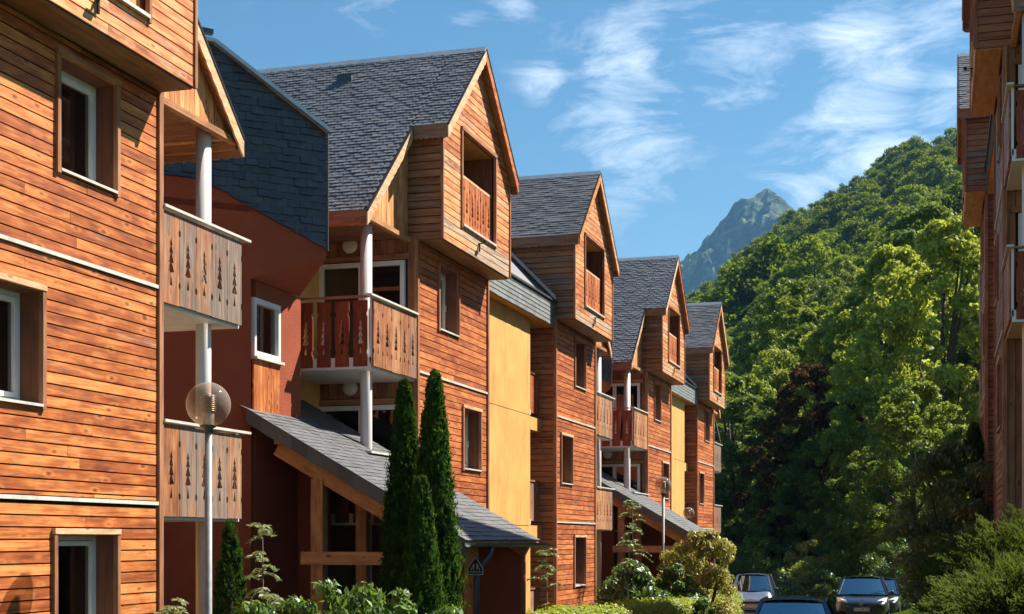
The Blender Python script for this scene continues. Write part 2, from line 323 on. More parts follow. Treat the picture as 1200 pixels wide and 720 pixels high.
class MB:
    """collects boxes, prisms, tubes; T maps local (x,t,z) to world"""
    def __init__(s, T=None, flip=False):
        s.v = []; s.f = []; s.m = []; s.uv = []; s.tone = []; s.mats = []; s.T = T or (lambda p: p); s.flip = flip; s.smooth = []
    def mi(s, m):
        if m not in s.mats: s.mats.append(m)
        return s.mats.index(m)
    def poly(s, pts, m, g=0, tone=(0.5, 0, 0), off=(0, 0), smooth=False):
        b = len(s.v); s.v += [s.T(p) for p in pts]
        idx = list(range(b, b + len(pts)))
        o = [k for k in (0, 1, 2) if k != g]
        us = [(p[g] + off[0], p[o[0]] + p[o[1]] + off[1]) for p in pts]
        if s.flip: idx.reverse(); us.reverse()
        s.f.append(idx); s.uv += us; s.m.append(s.mi(m)); s.tone.append(tone); s.smooth.append(smooth)
    def prism(s, axis, pl, a0, a1, m, g=None, w=0.0, rnd=None, caps=(True, True)):
        """polygon pl in the two other axes (in order), extruded along axis from a0 to a1"""
        if rnd is None: rnd = random.random()
        off = (random.uniform(0, 50), random.uniform(0, 50))
        tone = (rnd, w, random.random())
        o = [k for k in (0, 1, 2) if k != axis]
        if g is None: g = axis
        ar = sum(pl[i][0] * pl[(i + 1) % len(pl)][1] - pl[(i + 1) % len(pl)][0] * pl[i][1] for i in range(len(pl)))
        if (ar < 0) != (axis == 1): pl = pl[::-1]
        if a1 < a0: a0, a1 = a1, a0
        def P(q, a):
            r = [0, 0, 0]; r[axis] = a; r[o[0]] = q[0]; r[o[1]] = q[1]; return tuple(r)
        if caps[1]: s.poly([P(q, a1) for q in pl], m, g, tone, off)
        if caps[0]: s.poly([P(q, a0) for q in pl[::-1]], m, g, tone, off)
        n = len(pl)
        for i in range(n):
            q, r = pl[i], pl[(i + 1) % n]
            s.poly([P(q, a0), P(r, a0), P(r, a1), P(q, a1)], m, g, tone, off)
    def box(s, x0, x1, y0, y1, z0, z1, m, g=None, w=0.0, rnd=None):
        if g is None:
            d = [abs(x1 - x0), abs(y1 - y0), abs(z1 - z0)]; g = d.index(max(d))
        s.prism(2, [(x0, y0), (x1, y0), (x1, y1), (x0, y1)], z0, z1, m, g, w, rnd)
    def bar(s, a, b, hw, hh, m, w=0.0, up=(0, 0, 1), rnd=None):
        """square bar from a to b; hw half width sideways, hh half height"""
        a, b = Vector(a), Vector(b); d = (b - a).normalized(); u = Vector(up)
        sx = d.cross(u); sx = sx.normalized() if sx.length > 1e-4 else Vector((1, 0, 0)); u = sx.cross(d)
        L = (b - a).length
        off = (random.uniform(0, 50), random.uniform(0, 50)); tone = (random.random() if rnd is None else rnd, w, random.random())
        c = [(-1, -1), (1, -1), (1, 1), (-1, 1)]
        A = [a + sx * hw * i + u * hh * j for i, j in c]; B = [b + sx * hw * i + u * hh * j for i, j in c]
        def face(ps, uvs):
            k = len(s.v); s.v += [s.T(tuple(p)) for p in ps]; idx = list(range(k, k + len(ps)))
            if s.flip: idx.reverse(); uvs = uvs[::-1]
            s.f.append(idx); s.uv += [(p[0] + off[0], p[1] + off[1]) for p in uvs]; s.m.append(s.mi(m)); s.tone.append(tone); s.smooth.append(False)
        for i in range(4):
            j = (i + 1) % 4; w_ = i * 0.2
            face([A[i], A[j], B[j], B[i]], [(0, w_), (0, w_ + 0.15), (L, w_ + 0.15), (L, w_)])
        face(A[::-1], [(0, 0), (0.1, 0), (0.1, 0.1), (0, 0.1)]); face(B, [(0, 0), (0.1, 0), (0.1, 0.1), (0, 0.1)])
    def tube(s, pts, rad, m, n=10, cap=True, tone=(0.5, 0, 0)):
        """tapered tube along pts with radii rad"""
        pts = [Vector(p) for p in pts]
        if isinstance(rad, (int, float)): rad = [rad] * len(pts)
        rings = []
        pu = None
        for i, p in enumerate(pts):
            d = (pts[min(i + 1, len(pts) - 1)] - pts[max(i - 1, 0)]).normalized()
            if pu is None: pu = Vector((1, 0, 0)) if abs(d.x) < 0.8 else Vector((0, 1, 0))
            u = (pu - d * pu.dot(d)).normalized(); pu = u; v = d.cross(u)
            rings.append([p + (u * math.cos(2 * math.pi * k / n) + v * math.sin(2 * math.pi * k / n)) * rad[i] for k in range(n)])
        b = len(s.v)
        for r in rings: s.v += [s.T(tuple(q)) for q in r]
        mi = s.mi(m)
        for i in range(len(rings) - 1):
            for k in range(n):
                k2 = (k + 1) % n
                f = [b + i * n + k, b + i * n + k2, b + (i + 1) * n + k2, b + (i + 1) * n + k]
                if s.flip: f.reverse()
                s.f.append(f); s.m.append(mi); s.tone.append(tone); s.smooth.append(True)
                s.uv += [(k / n, i), (k / n + 1 / n, i), (k / n + 1 / n, i + 1), (k / n, i + 1)]
        if cap:
            for i, rv in ((0, True), (len(rings) - 1, False)):
                f = [b + i * n + k for k in range(n)]
                if rv != s.flip: f.reverse()
                s.f.append(f); s.m.append(mi); s.tone.append(tone); s.smooth.append(False); s.uv += [(0, 0)] * n
    def lathe(s, c, prof, m, n=24, axis=2, tone=(0.5, 0, 0)):
        """prof = [(r,h)...] revolved about the axis through c"""
        b = len(s.v); mi = s.mi(m)
        for r, h in prof:
            for k in range(n):
                a = 2 * math.pi * k / n; q = [r * math.cos(a), r * math.sin(a)]
                o = [0, 0, 0]; oo = [j for j in (0, 1, 2) if j != axis]
                o[axis] = c[axis] + h; o[oo[0]] = c[oo[0]] + q[0]; o[oo[1]] = c[oo[1]] + q[1]
                s.v.append(s.T(tuple(o)))
        for i in range(len(prof) - 1):
            for k in range(n):
                k2 = (k + 1) % n
                s.f.append([b + i * n + k, b + i * n + k2, b + (i + 1) * n + k2, b + (i + 1) * n + k])
                s.m.append(mi); s.tone.append(tone); s.smooth.append(True); s.uv += [(0, 0)] * 4
    def build(s, name, parent=None, base=None):
        """base = world position of the parent's empty: vertices become relative to it"""
        me = bpy.data.meshes.new(name)
        v = s.v
        if base is not None: v = [(p[0] - base[0], p[1] - base[1], p[2] - base[2]) for p in v]
        me.from_pydata(v, [], s.f)
        me.uv_layers.new(name='uv')
        me.uv_layers['uv'].data.foreach_set('uv', np.array(s.uv, dtype=np.float32).ravel())
        at = me.attributes.new('tone', 'FLOAT_COLOR', 'FACE')
        tn = np.ones((len(s.f), 4), dtype=np.float32); tn[:, :3] = np.array(s.tone, dtype=np.float32).reshape(-1, 3)
        at.data.foreach_set('color', tn.ravel())
        me.polygons.foreach_set('material_index', np.array(s.m, dtype=np.int32))
        me.polygons.foreach_set('use_smooth', np.array(s.smooth, dtype=bool))
        for m_ in s.mats: me.materials.append(m_)
        me.update()
        o = bpy.data.objects.new(name, me); C.objects.link(o)
        if parent: o.parent = parent
        return o

# ------------------------------------------------------------------ houses
W = 4.35; SL = 0.92; RID = W / 2; RZ = 12.56     # facade width, roof slope, ridge position and height
def roof_z(t): return RZ - SL * abs(t - RID)

def rows_minus(z0, z1, t0, t1, holes):
    """one board row minus rectangular holes (t0,t1,z0,z1) -> list of rectangles"""
    out = [(t0, t1, z0, z1)]
    for h in holes:
        nxt = []
        for a in out:
            if h[1] <= a[0] + 1e-4 or h[0] >= a[1] - 1e-4 or h[3] <= a[2] + 1e-4 or h[2] >= a[3] - 1e-4:
                nxt.append(a); continue
            if a[0] < h[0] - 0.01: nxt.append((a[0], h[0], a[2], a[3]))
            if a[1] > h[1] + 0.01: nxt.append((h[1], a[1], a[2], a[3]))
            u, v = max(a[0], h[0]), min(a[1], h[1])
            if a[2] < h[2] - 0.012: nxt.append((u, v, a[2], h[2]))
            if a[3] > h[3] + 0.012: nxt.append((u, v, h[3], a[3]))
        out = nxt
    return out
def split_lengths(t0, t1, lo=1.3, hi=2.9):
    r = []; a = t0
    while t1 - a > hi:
        b = a + random.uniform(lo, hi)
        if t1 - b < 0.5: break
        r.append((a, b)); a = b
    r.append((a, t1)); return r

def board_rows(z0, z1, pitch, t0, t1, holes, clip=None):
    """yield board outlines [(t,z)...] with 9 mm joints; clip(z)->(tmin,tmax)"""
    z = z0
    while z < z1 - 0.02:
        za, zb = z, min(z + pitch - 0.017, z1)
        for (a, b, c, d) in rows_minus(za, zb, t0, t1, holes):
            for (p, q) in split_lengths(a, b):
                q2 = q - (0.002 if q < b else 0)
                if clip:
                    l0, r0 = clip(c); l1, r1 = clip(d)
                    P = [(max(p, l0), c), (min(q2, r0), c), (min(q2, r1), d), (max(p, l1), d)]
                    if P[1][0] - P[0][0] < 0.03: continue
                    if P[2][0] < P[3][0]:
                        mid = (P[2][0] + P[3][0]) / 2; P[2] = (mid, d); P[3] = (mid - 0.001, d)
                    yield P
                else: yield [(p, c), (q2, c), (q2, d), (p, d)]
        z += pitch

def tree_board(mb, x0, x1, t0, t1, z0, z1, m, w, tree=True, cz=None, g=2):
    """vertical balcony board with a little fir tree and two edge notches cut right through"""
    c = (t0 + t1) / 2; H = z1 - z0; rnd = random.random()
    if cz is None: cz = z0 + H * 0.47
    k = min(1.0, (t1 - t0) / 0.34)
    hw = 0.065 * k
    # right outline of the tree from top to bottom
    prof = [(0.0, 0.30), (hw * 0.55, 0.20), (hw * 0.2, 0.20), (hw * 0.8, 0.10), (hw * 0.25, 0.10), (hw * 1.0, -0.02), (hw * 0.3, -0.02), (hw * 1.15, -0.13), (0.0, -0.15)]
    trunk = [(0.0, -0.16), (hw * 0.5, -0.31), (0.0, -0.31)]
    n1, n2 = z0 + H * 0.80, z0 + H * 0.22
    nd_ = 0.02
    def notch(tt, sgn, a, up):
        pts = [(tt, a - 0.05), (tt - sgn * nd_, a - 0.025), (tt - sgn * nd_, a + 0.025), (tt, a + 0.05)]
        return pts if up else pts[::-1]
    for sgn, te in ((1, t1), (-1, t0)):
        pl = [(c, z0), (te, z0)]
        pl += notch(te, sgn, n2, True)
        pl += notch(te, sgn, n1, True)
        pl += [(te, z1), (c, z1)]
        if tree:
            pl += [(c + sgn * a, cz + b) for a, b in prof]
            pl += [(c + sgn * a, cz + b) for a, b in trunk]
        mb.prism(0, pl, x0, x1, m, g=2, w=w, rnd=rnd)

def balcony_front(base, T, fl, par, t0, t1, z0, z1, x, n, matk, wr=(0.2, 0.9), gap=0.012, cap=True, capm='strip'):
    bw = (t1 - t0) / n
    for i in range(n):
        mb = MB(T, fl)
        j = random.uniform(-0.008, 0.008)
        tree_board(mb, x - 0.014 + random.uniform(-.003, .003), x + 0.014, t0 + i * bw + gap / 2, t0 + (i + 1) * bw - gap / 2, z0 + j, z1 + j * 0.3, M[matk], random.uniform(*wr))
        mb.build('board', par, base)

def house(name, X0, Y0, m, s, z0, label, group, detail=2, wins=(1, 1, 1), gz=0.0, redrail=False, rear=-9.0, win_dt=0.0):
    base = (X0 - m * 3.0, Y0 + s * RID, z0 + gz)
    root = tag(empty(name, base), label, 'chalet', group)
    fl = (m * s) < 0
    T = lambda p: (X0 + m * p[0], Y0 + s * p[1], z0 + p[2])
    B = lambda: MB(T, fl)
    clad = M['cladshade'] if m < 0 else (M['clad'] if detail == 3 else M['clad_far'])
    PW = 0.1315
    G = gz                                                # foot of the walls
    wl = [(1.2, 2.36, 6.87, 8.12), (2.68, 3.82, 4.22, 5.44), (1.2, 2.42, 1.52, 2.80)]
    wl = [(a + win_dt, b + win_dt, c, d) for a, b, c, d in wl]
    holes = [h for h, f in zip(wl, wins) if f]
    # --- carcass behind the boards
    mb = B()
    for (a, b, c, d) in rows_minus(G, 8.35, 0, W, holes): mb.box(-0.06, -0.03, a, b, c, d, M['back'], g=1)
    mb.box(rear, -0.06, 0.03, 0.06, G, 10.4, M['back']); mb.box(rear, -0.06, W - 0.06, W - 0.03, G, 10.4, M['back'])
    mb.box(rear, rear + 0.03, 0.03, W - 0.03, G, 10.4, M['back'])
    mb.box(rear + 0.03, -1.3, 0.06, W - 0.06, 8.2, 8.25, M['dark'])     # floor of the attic room
    mb.box(rear + 0.03, -0.06, 0.06, W - 0.06, 5.6, 5.65, M['dark']); mb.box(rear + 0.03, -0.06, 0.06, W - 0.06, 2.95, 3.0, M['dark'])
    mb.box(-2.2, -2.15, 0.06, W - 0.06, G, 8.2, M['dark'])
    mb.build('wall', root, base)
    # --- facade boards
    hs = holes + [(0, W, 3.165, 3.235), (0, W, 5.865, 5.935)]
    boards = list(board_rows(max(G, 0.0) if G >= 0 else 0, 8.34, PW, 0.05, W - 0.05, hs))
    if G < 0: boards += list(board_rows(G, -0.01, PW, 0.05, W - 0.05, hs))
    if detail >= 2:
        for P in boards:
            mb = B(); mb.prism(0, P, -0.026, random.uniform(-0.002, 0.003), clad, g=1, w=random.choice((0.0, 0.05, 0.1, 0.16, 0.3))); mb.build('plank', root, base)
    else:
        mb = B()
        for P in boards: mb.prism(0, P, -0.026, random.uniform(-0.002, 0.003), clad, g=1, w=random.choice((0.0, 0.08, 0.15, 0.3)))
        tag(mb.build('planking', root, base), kind='stuff')
    # --- pale flashing strips at the floors, corner boards
    for z in (3.2, 5.9):
        mb = B(); mb.box(-0.02, 0.028, 0.055, W - 0.055, z - 0.022, z + 0.022, M['strip'], g=1); mb.build('floor_strip', root, base)
    for t in (0.0, W):
        mb = B(); mb.box(-0.05, 0.035, t - 0.05, t + 0.045, G, 8.34, M['trim'], g=2, w=0.1); mb.build('corner_board', root, base)
    # --- windows
    for (a, b, c, d) in holes:
        win = B(); x = -0.29
        fw = 0.06
        far = a < 0
        win.box(x - 0.03, x + 0.03, a + 0.002, a + fw, c + 0.002, d - 0.002, M['white']); win.box(x - 0.03, x + 0.03, b - fw, b - 0.002, c + 0.002, d - 0.002, M['white'])
        win.box(x - 0.03, x + 0.03, a + fw, b - fw, d - fw, d - 0.002, M['white']); win.box(x - 0.03, x + 0.03, a + fw, b - fw, c + 0.002, c + fw, M['white'])
        wf = win.build('window', root, base)
        sa = B(); f2 = 0.055; a1, b1, c1, d1 = a + fw + .008, b - fw - .008, c + fw + .008, d - fw - .008
        for q in ((a1, a1 + f2, c1, d1), (b1 - f2, b1, c1, d1)): sa.box(x - 0.02, x + 0.045, *q, M['white'])
        for q in ((a1 + f2, b1 - f2, c1, c1 + f2), (a1 + f2, b1 - f2, d1 - f2, d1)): sa.box(x - 0.02, x + 0.043, *q, M['white'])
        mid = (a1 + b1) / 2
        sa.box(x + 0.046, x + 0.072, b1 - 0.04, b1 - 0.016, c1 + 0.42, c1 + 0.55, M['white'])
        sa.build('sash', wf, base)
        p = B(); p.box(x - 0.004, x + 0.004, a1 + 0.03, b1 - 0.03, c1 + 0.03, d1 - 0.03, M['glass']); p.build('pane', wf, base)
        cu = B()
        for (u, v) in ((a1 + 0.02, a1 + 0.30), (b1 - 0.34, b1 - 0.02)):
            n = 14
            for i in range(n):
                y0, y1 = u + (v - u) * i / n, u + (v - u) * (i + 1) / n
                o0, o1 = x - 0.12 + 0.025 * math.sin(i * 2.1), x - 0.12 + 0.025 * math.sin((i + 1) * 2.1)
                cu.poly([(o0, y0, c + 0.05), (o1, y1, c + 0.05), (o1, y1, d - 0.05), (o0, y0, d - 0.05)], M['curtain'], smooth=True)
        cu.build('curtain', wf, base)
        rv = B()
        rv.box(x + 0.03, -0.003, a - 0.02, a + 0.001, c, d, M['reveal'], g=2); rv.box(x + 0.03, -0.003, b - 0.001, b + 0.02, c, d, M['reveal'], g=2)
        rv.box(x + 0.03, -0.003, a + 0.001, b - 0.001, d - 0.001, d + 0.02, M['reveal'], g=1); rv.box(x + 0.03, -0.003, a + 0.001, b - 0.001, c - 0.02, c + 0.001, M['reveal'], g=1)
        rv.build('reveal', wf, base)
        si = B(); si.prism(1, [(x + 0.03, c + 0.012), (x + 0.03, c + 0.022), (0.045, c + 0.0), (0.045, c - 0.03), (0.035, c - 0.03)], a + 0.012, b - 0.012, M['strip'], g=1); si.build('sill', wf, base)
        tr = B()
        tr.box(-0.02, 0.04, a - 0.055, a + 0.008, c - 0.06, d + 0.01, M['trim'], g=2); tr.box(-0.02, 0.04, b - 0.008, b + 0.055, c - 0.06, d + 0.01, M['trim'], g=2)
        tr.box(-0.02, 0.05, a - 0.055, b + 0.055, d + 0.012, d + 0.075, M['trim' if d > 6 else 'barge'], g=1, w=0.2)
        tr.build('casing', wf, base)
    # --- projecting upper box with open loggia
    bz = 8.35; oa, ob, oc, od = 1.12, 3.28, 8.85, 10.66
    BX = 0.50
    bxo = B()
    clip = lambda z: (max(0.0, RID - (RZ - 0.16 - z) / SL), min(W, RID + (RZ - 0.16 - z) / SL)) if z > 10.0 else (0.0, W)
    for (a, b, c, d) in rows_minus(bz, 10.30, 0, W, [(oa, ob, oc, od)]): bxo.box(BX - 0.06, BX - 0.03, a, b, c, d, M['back'])
    for (a, b, c, d) in rows_minus(10.30, od, 0.12, W - 0.12, [(oa, ob, oc, od)]): bxo.box(BX - 0.06, BX - 0.03, a, b, c, d, M['back'])
    bxo.prism(0, [(0.5, od), (W - 0.5, od), (RID, RZ - 0.3)], BX - 0.06, BX - 0.03, M['back'])
    # inside of the loggia
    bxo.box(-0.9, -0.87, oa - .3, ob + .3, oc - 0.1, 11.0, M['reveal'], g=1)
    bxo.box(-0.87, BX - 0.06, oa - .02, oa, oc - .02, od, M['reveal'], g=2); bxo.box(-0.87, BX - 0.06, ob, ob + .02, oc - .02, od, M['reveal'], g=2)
    bxo.box(-0.87, BX - 0.06, oa, ob, oc - 0.03, oc - 0.002, M['ply'], g=1); bxo.box(-0.87, BX - 0.06, oa, ob, od, od + 0.03, M['ply'], g=1)
    bxo.build('loggia', root, base)
    brd = list(board_rows(bz + 0.01, RZ - 0.2, PW, 0.03, W - 0.03, [(oa, ob, oc, od)], clip))
    if detail >= 2:
        for P in brd:
            mb = B(); mb.prism(0, P, BX - 0.026, BX + random.uniform(-0.002, 0.003), M['box'], g=1, w=random.choice((0.05, 0.15, 0.3, 0.5)) + (0.25 if P[0][1] < bz + 0.3 else 0)); mb.build('plank', root, base)
    else:
        mb = B()
        for P in brd: mb.prism(0, P, BX - 0.026, BX + random.uniform(-0.002, 0.003), M['box'], g=1, w=random.choice((0.05, 0.15, 0.3, 0.5)) + (0.25 if P[0][1] < bz + 0.3 else 0))
        tag(mb.build('upper_planking', root, base), kind='stuff')
    for t in (0.0, W):
        mb = B(); mb.box(BX - 0.03, BX + 0.025, t - 0.03, t + 0.03, bz, roof_z(0) - 0.12, M['trim'], g=2); mb.build('corner_board', root, base)
    mb = B()
    mb.box(BX - 0.02, BX + 0.035, oa - 0.05, oa + 0.006, oc - 0.07, od + 0.01, M['trim'], g=2); mb.box(BX - 0.02, BX + 0.035, ob - 0.006, ob + 0.05, oc - 0.07, od + 0.01, M['trim'], g=2)
    mb.box(BX - 0.02, BX + 0.045, oa - 0.05, ob + 0.05, od + 0.012, od + 0.075, M['trim'], g=1)
    mb.box(BX - 0.1, BX + 0.05, oa + 0.008, ob - 0.008, oc - 0.03, oc + 0.012, M['strip'], g=1)
    mb.build('loggia_casing', root, base)
    mb = B(); mb.box(BX - .115, BX - .075, oa + 0.01, ob - 0.01, oc + 0.98, oc + 1.03, M['barge'], g=1); lr = mb.build('handrail', root, base)
    balcony_front(base, T, fl, lr, oa + 0.02, ob - 0.02, oc + 0.03, oc + 0.97, BX - 0.09, 6, 'clad_far' if detail < 3 else 'clad', wr=(0.0, 0.35), gap=0.03)
    # box side cheeks (boards), underside, little bracket
    for side, t in ((-1, 0.0), (1, W)):
        mb = B()
        xa = -0.22 if side < 0 else rear + 0.1
        for P in board_rows(bz + 0.005 if True else 8, 10.32, 0.145, xa, BX - 0.03, []):
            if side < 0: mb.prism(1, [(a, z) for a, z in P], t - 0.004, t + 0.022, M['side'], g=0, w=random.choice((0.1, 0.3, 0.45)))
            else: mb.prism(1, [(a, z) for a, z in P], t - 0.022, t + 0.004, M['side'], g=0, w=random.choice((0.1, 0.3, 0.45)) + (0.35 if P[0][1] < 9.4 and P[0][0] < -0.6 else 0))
        tag(mb.build('side_planking', root, base), kind='stuff')
    mb = B()
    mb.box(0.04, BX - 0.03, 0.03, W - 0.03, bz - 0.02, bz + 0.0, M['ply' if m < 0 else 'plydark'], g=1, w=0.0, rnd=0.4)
    mb.build('soffit', root, base)
    mb = B()
    mb.box(BX + 0.003, BX + 0.17, 2.16, 2.20, bz + 0.32, bz + 0.335, M['iron']); mb.box(BX + 0.01, BX + 0.035, 2.165, 2.195, bz + 0.16, bz + 0.32, M['iron'])
    mb.bar((BX + 0.15, 2.1, bz + 0.34), (BX + 0.15, 2.26, bz + 0.34), 0.03, 0.012, M['iron'])
    mb.build('bracket', root, base)
    # --- lower wall of the side that shows beside a yellow link (t = W)
    mb = B()
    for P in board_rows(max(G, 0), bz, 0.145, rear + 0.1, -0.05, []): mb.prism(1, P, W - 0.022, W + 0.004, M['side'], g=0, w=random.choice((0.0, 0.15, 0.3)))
    tag(mb.build('side_planking', root, base), kind='stuff')
    # --- porch side wall (t = 0): vertical boards, glazed doors, lamps
    doors = [(-1.97, -0.24, 5.9, 7.98), (-1.97, -0.24, 3.2, 5.28)]
    mb = B(); x = -0.06
    dh = [(a, b, c, d) for a, b, c, d in doors]
    while x > rear + 0.2:
        for (a, b, c, d) in rows_minus(G, 8.38, x - 0.128, x, [(q[0] - .04, q[1] + .04, q[2] - 0.02, q[3] + .14) for q in dh]):
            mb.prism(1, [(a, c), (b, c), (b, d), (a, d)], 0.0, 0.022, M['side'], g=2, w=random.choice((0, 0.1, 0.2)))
        x -= 0.133
    tag(mb.build('side_planking', root, base), kind='stuff')
    for (a, b, c, d) in doors:
        f = B(); w_ = 0.09
        f.box(a, a + w_, -0.04, 0.03, c, d, M['white']); f.box(b - w_, b, -0.04, 0.03, c, d, M['white']); f.box(a + w_, b - w_, -0.04, 0.03, d - w_, d, M['white'])
        mid = (a + b) / 2; f.box(mid - 0.06, mid + 0.06, -0.05, 0.03, c, d - w_, M['white']); f.box(a + w_, mid - .06, -0.038, 0.03, c, c + .08, M['white']); f.box(mid + .06, b - w_, -0.038, 0.03, c, c + .08, M['white'])
        fo = f.build('glazed_door', root, base)
        p = B(); p.box(a + w_, b - w_, -0.005, 0.005, c + .08, d - w_, M['glass']); p.build('pane', fo, base)
        cu = B(); n = 40
        for i in range(n):
            x0_, x1_ = a + 0.9 + 0.75 * i / n, a + 0.9 + 0.75 * (i + 1) / n
            cu.poly([(x0_, 0.12 + .03 * math.sin(i * 1.3), c + .05), (x1_, 0.12 + .03 * math.sin((i + 1) * 1.3), c + .05), (x1_, 0.12 + .03 * math.sin((i + 1) * 1.3), d - .05), (x0_, 0.12 + .03 * math.sin(i * 1.3), d - .05)], M['curtain'], smooth=True)
        cu.build('curtain', fo, base)
        li = B(); li.box(a - 0.1, b + 0.1, -0.06, 0.0, d + 0.02, d + 0.12, M['trim'], g=0); li.build('lintel', fo, base)
        la = B(); la.lathe((a + 0.62, -0.012, d + 0.34), [(0.0, -0.07), (0.09, -0.065), (0.145, -0.035), (0.155, 0.0)], M['lampdisc'], 20, axis=1); la.build('wall_lamp', root, base)
    # --- porch bay: balconies, column, ceiling, vertical boards under the roof
    D = -2.2
    for k, (fz, mt) in enumerate(((5.9, 'rail'), (3.2, 'rail'))):
        bal = B(); bal.box(-1.95, -0.03, D, -0.055, fz - 0.2, fz, M['white'], g=0)
        bo = bal.build('balcony', root, base)
        balcony_front(base, T, fl, bo, D, -0.055, fz - 0.16, fz + 1.0, 0.0, 5, mt, wr=(0.35, 0.75) if s < 0 or m < 0 else (0.15, 0.5))
        ra = B(); ra.box(-0.055, 0.06, D - 0.2, -0.053, fz + 1.03, fz + 1.065, M['strip'], g=1); ra.box(-1.5, -0.057, D - 0.06, D + 0.05, fz + 1.03, fz + 1.062, M['trim'], g=0)
        ra.box(-0.05, -0.016, D + 0.02, -0.06, fz + 0.86, fz + 0.93, M['trim'], g=1); ra.box(-0.05, -0.016, D + 0.02, -0.06, fz + 0.1, fz + 0.17, M['trim'], g=1)
        ra.box(-0.06, -0.02, D + 0.0, D + 0.04, fz - .1, fz + 1.03, M['white'], g=2)
        ra.build('handrail', bo, base)
        # boards across the short side, wide gaps between them
        T2 = lambda p: (X0 + m * (-p[1]), Y0 + s * (D + p[0]), z0 + p[2])
        for i in range(4):
            sb = MB(T2, not fl); a = 0.10 + i * 0.34
            tree_board(sb, -0.012, 0.012, a, a + 0.26, fz - 0.16, fz + 0.98, M['railred'], random.uniform(0, 0.25))
            sb.build('board', bo, base)
    yw = B(); yw.box(-2.0, -1.97, D - 0.3, -0.004, G, 8.38, M['yellow'], g=2); yw.build('yellow_wall', root, base)
    col = B(); col.tube([(-0.32, -1.72, G), (-0.32, -1.72, 8.42)], 0.105, M['column'], 24); col.build('column', root, base)
    ce = B(); y = -0.01
    while y > -2.24:
        ce.box(-2.3, -0.16, y - 0.118, y, 8.385, 8.405, M['side'], g=0, w=random.choice((0, .1)), rnd=random.uniform(.1, .6)); y -= 0.124
    ce.box(-2.3, -0.12, -2.36, -2.28, 8.24, 8.42, M['beam'], g=0); ce.box(-0.2, -0.1, -2.28, -0.06, 8.30, 8.384, M['beam'], g=1)
    tag(ce.build('porch_ceiling', root, base), kind='stuff')
    vb = []; t = -0.03
    while t > -2.25:
        a, b = t - 0.125, t
        vb.append([(a, 8.37), (b, 8.37), (b, roof_z(b) - 0.17), (a, roof_z(a) - 0.17)]); t -= 0.133
    if detail >= 2:
        for P in vb:
            if P[3][1] < 8.4: continue
            q = B(); q.prism(0, P, -0.20, -0.178 + random.uniform(-.003, .003), M['box'], g=2, w=random.choice((0.05, 0.1, 0.25))); q.build('vertical_board', root, base)
    else:
        q = B()
        for P in vb:
            if P[3][1] >= 8.4: q.prism(0, P, -0.20, -0.178, M['box'], g=2, w=random.choice((0.05, 0.1, 0.25)))
        tag(q.build('vertical_boarding', root, base), kind='stuff')
    # --- roof: deck, slates, ridge, verge boards, eave boards
    th = 0.05
    tP, tQ, tN = -2.34, W + 0.12, -0.13
    XF = 0.64; XL = -0.06
    roof = B()
    def slab(ta, tb, xa, xb):
        roof.prism(0, [(ta, roof_z(ta) - 0.10), (tb, roof_z(tb) - 0.10), (tb, roof_z(tb) - 0.02), (ta, roof_z(ta) - 0.02)], xa, xb, M['beam'], g=1)
    slab(tN, RID, XL, XF); slab(tP, RID, rear - 0.2, XL); slab(RID, tQ, rear - 0.2, XF)
    ro = roof.build('roof', root, base)
    sl = B(); hk = B(); ln = math.sqrt(1 + SL * SL)
    def slates(side, xa, xb, tlow):
        # courses from the eave up to the ridge
        run = abs(RID - tlow); L = run * ln; expo = 0.112; nrow = int(L / expo)
        nx, nz = (-SL / ln if side < 0 else SL / ln), 1 / ln
        for r in range(nrow + 1):
            d0 = r * expo - 0.02; d1 = min(d0 + 0.25, L)
            x = xa - (0.11 if r % 2 else 0.0)
            while x < xb - 0.01:
                wdt = 0.218; u, v = max(x, xa), min(x + wdt, xb)
                if v - u > 0.04:
                    lift = random.uniform(0.018, 0.030); thk = 0.014; jt = random.uniform(-0.006, 0.006)
                    def P(xx, d, h):
                        tt = tlow + (d / ln if side < 0 else -d / ln)
                        return (xx, tt + nx * h, RZ - SL * abs(tt - RID) + nz * h)
                    tn = (random.random(), 0, 0)
                    a0 = d0 + jt
                    q = [P(u, a0, lift), P(v, a0, lift), P(v, d1, 0.0), P(u, d1, 0.0)]
                    e = [P(u, a0, lift - thk - .006), P(v, a0, lift - thk - .006)]
                    if side > 0: q = [q[1], q[0], q[3], q[2]]; e = e[::-1]
                    sl.poly(q, M['slate'], tone=tn); sl.poly([e[0], e[1], q[1], q[0]], M['slate'], tone=tn)
                    if detail >= 1 and side < 0:
                        cx = (u + v) / 2
                        h = [P(cx - 0.013, a0 - 0.014, lift + 0.012), P(cx + 0.013, a0 - 0.014, lift + 0.012), P(cx + 0.013, a0 + 0.034, lift + 0.006), P(cx - 0.013, a0 + 0.03, lift + 0.006)]
                        hk.poly(h, M['hook']); b_ = [P(cx - 0.009, a0 - 0.012, lift - 0.012), P(cx + 0.009, a0 - 0.012, lift - 0.012)]
                        hk.poly([b_[0], b_[1], h[1], h[0]], M['hook'])
                x += wdt + 0.004
    slates(-1, XL + 0.0, XF + 0.01, tN); slates(-1, rear - 0.2, XL - 0.002, tP); slates(1, rear - 0.2, XF + 0.01, tQ)
    tag(sl.build('slate', ro, base), kind='stuff'); tag(hk.build('slate_hook', ro, base), kind='stuff')
    rd = B()
    rd.prism(0, [(RID - 0.13, RZ - 0.13 * SL + 0.035), (RID, RZ + 0.05), (RID + 0.13, RZ - 0.13 * SL + 0.035), (RID + 0.12, RZ - 0.12 * SL + 0.02), (RID, RZ + 0.02), (RID - 0.12, RZ - 0.12 * SL + 0.02)], rear - 0.2, XF + 0.03, M['zinc'])
    rd.build('ridge_cap', ro, base)
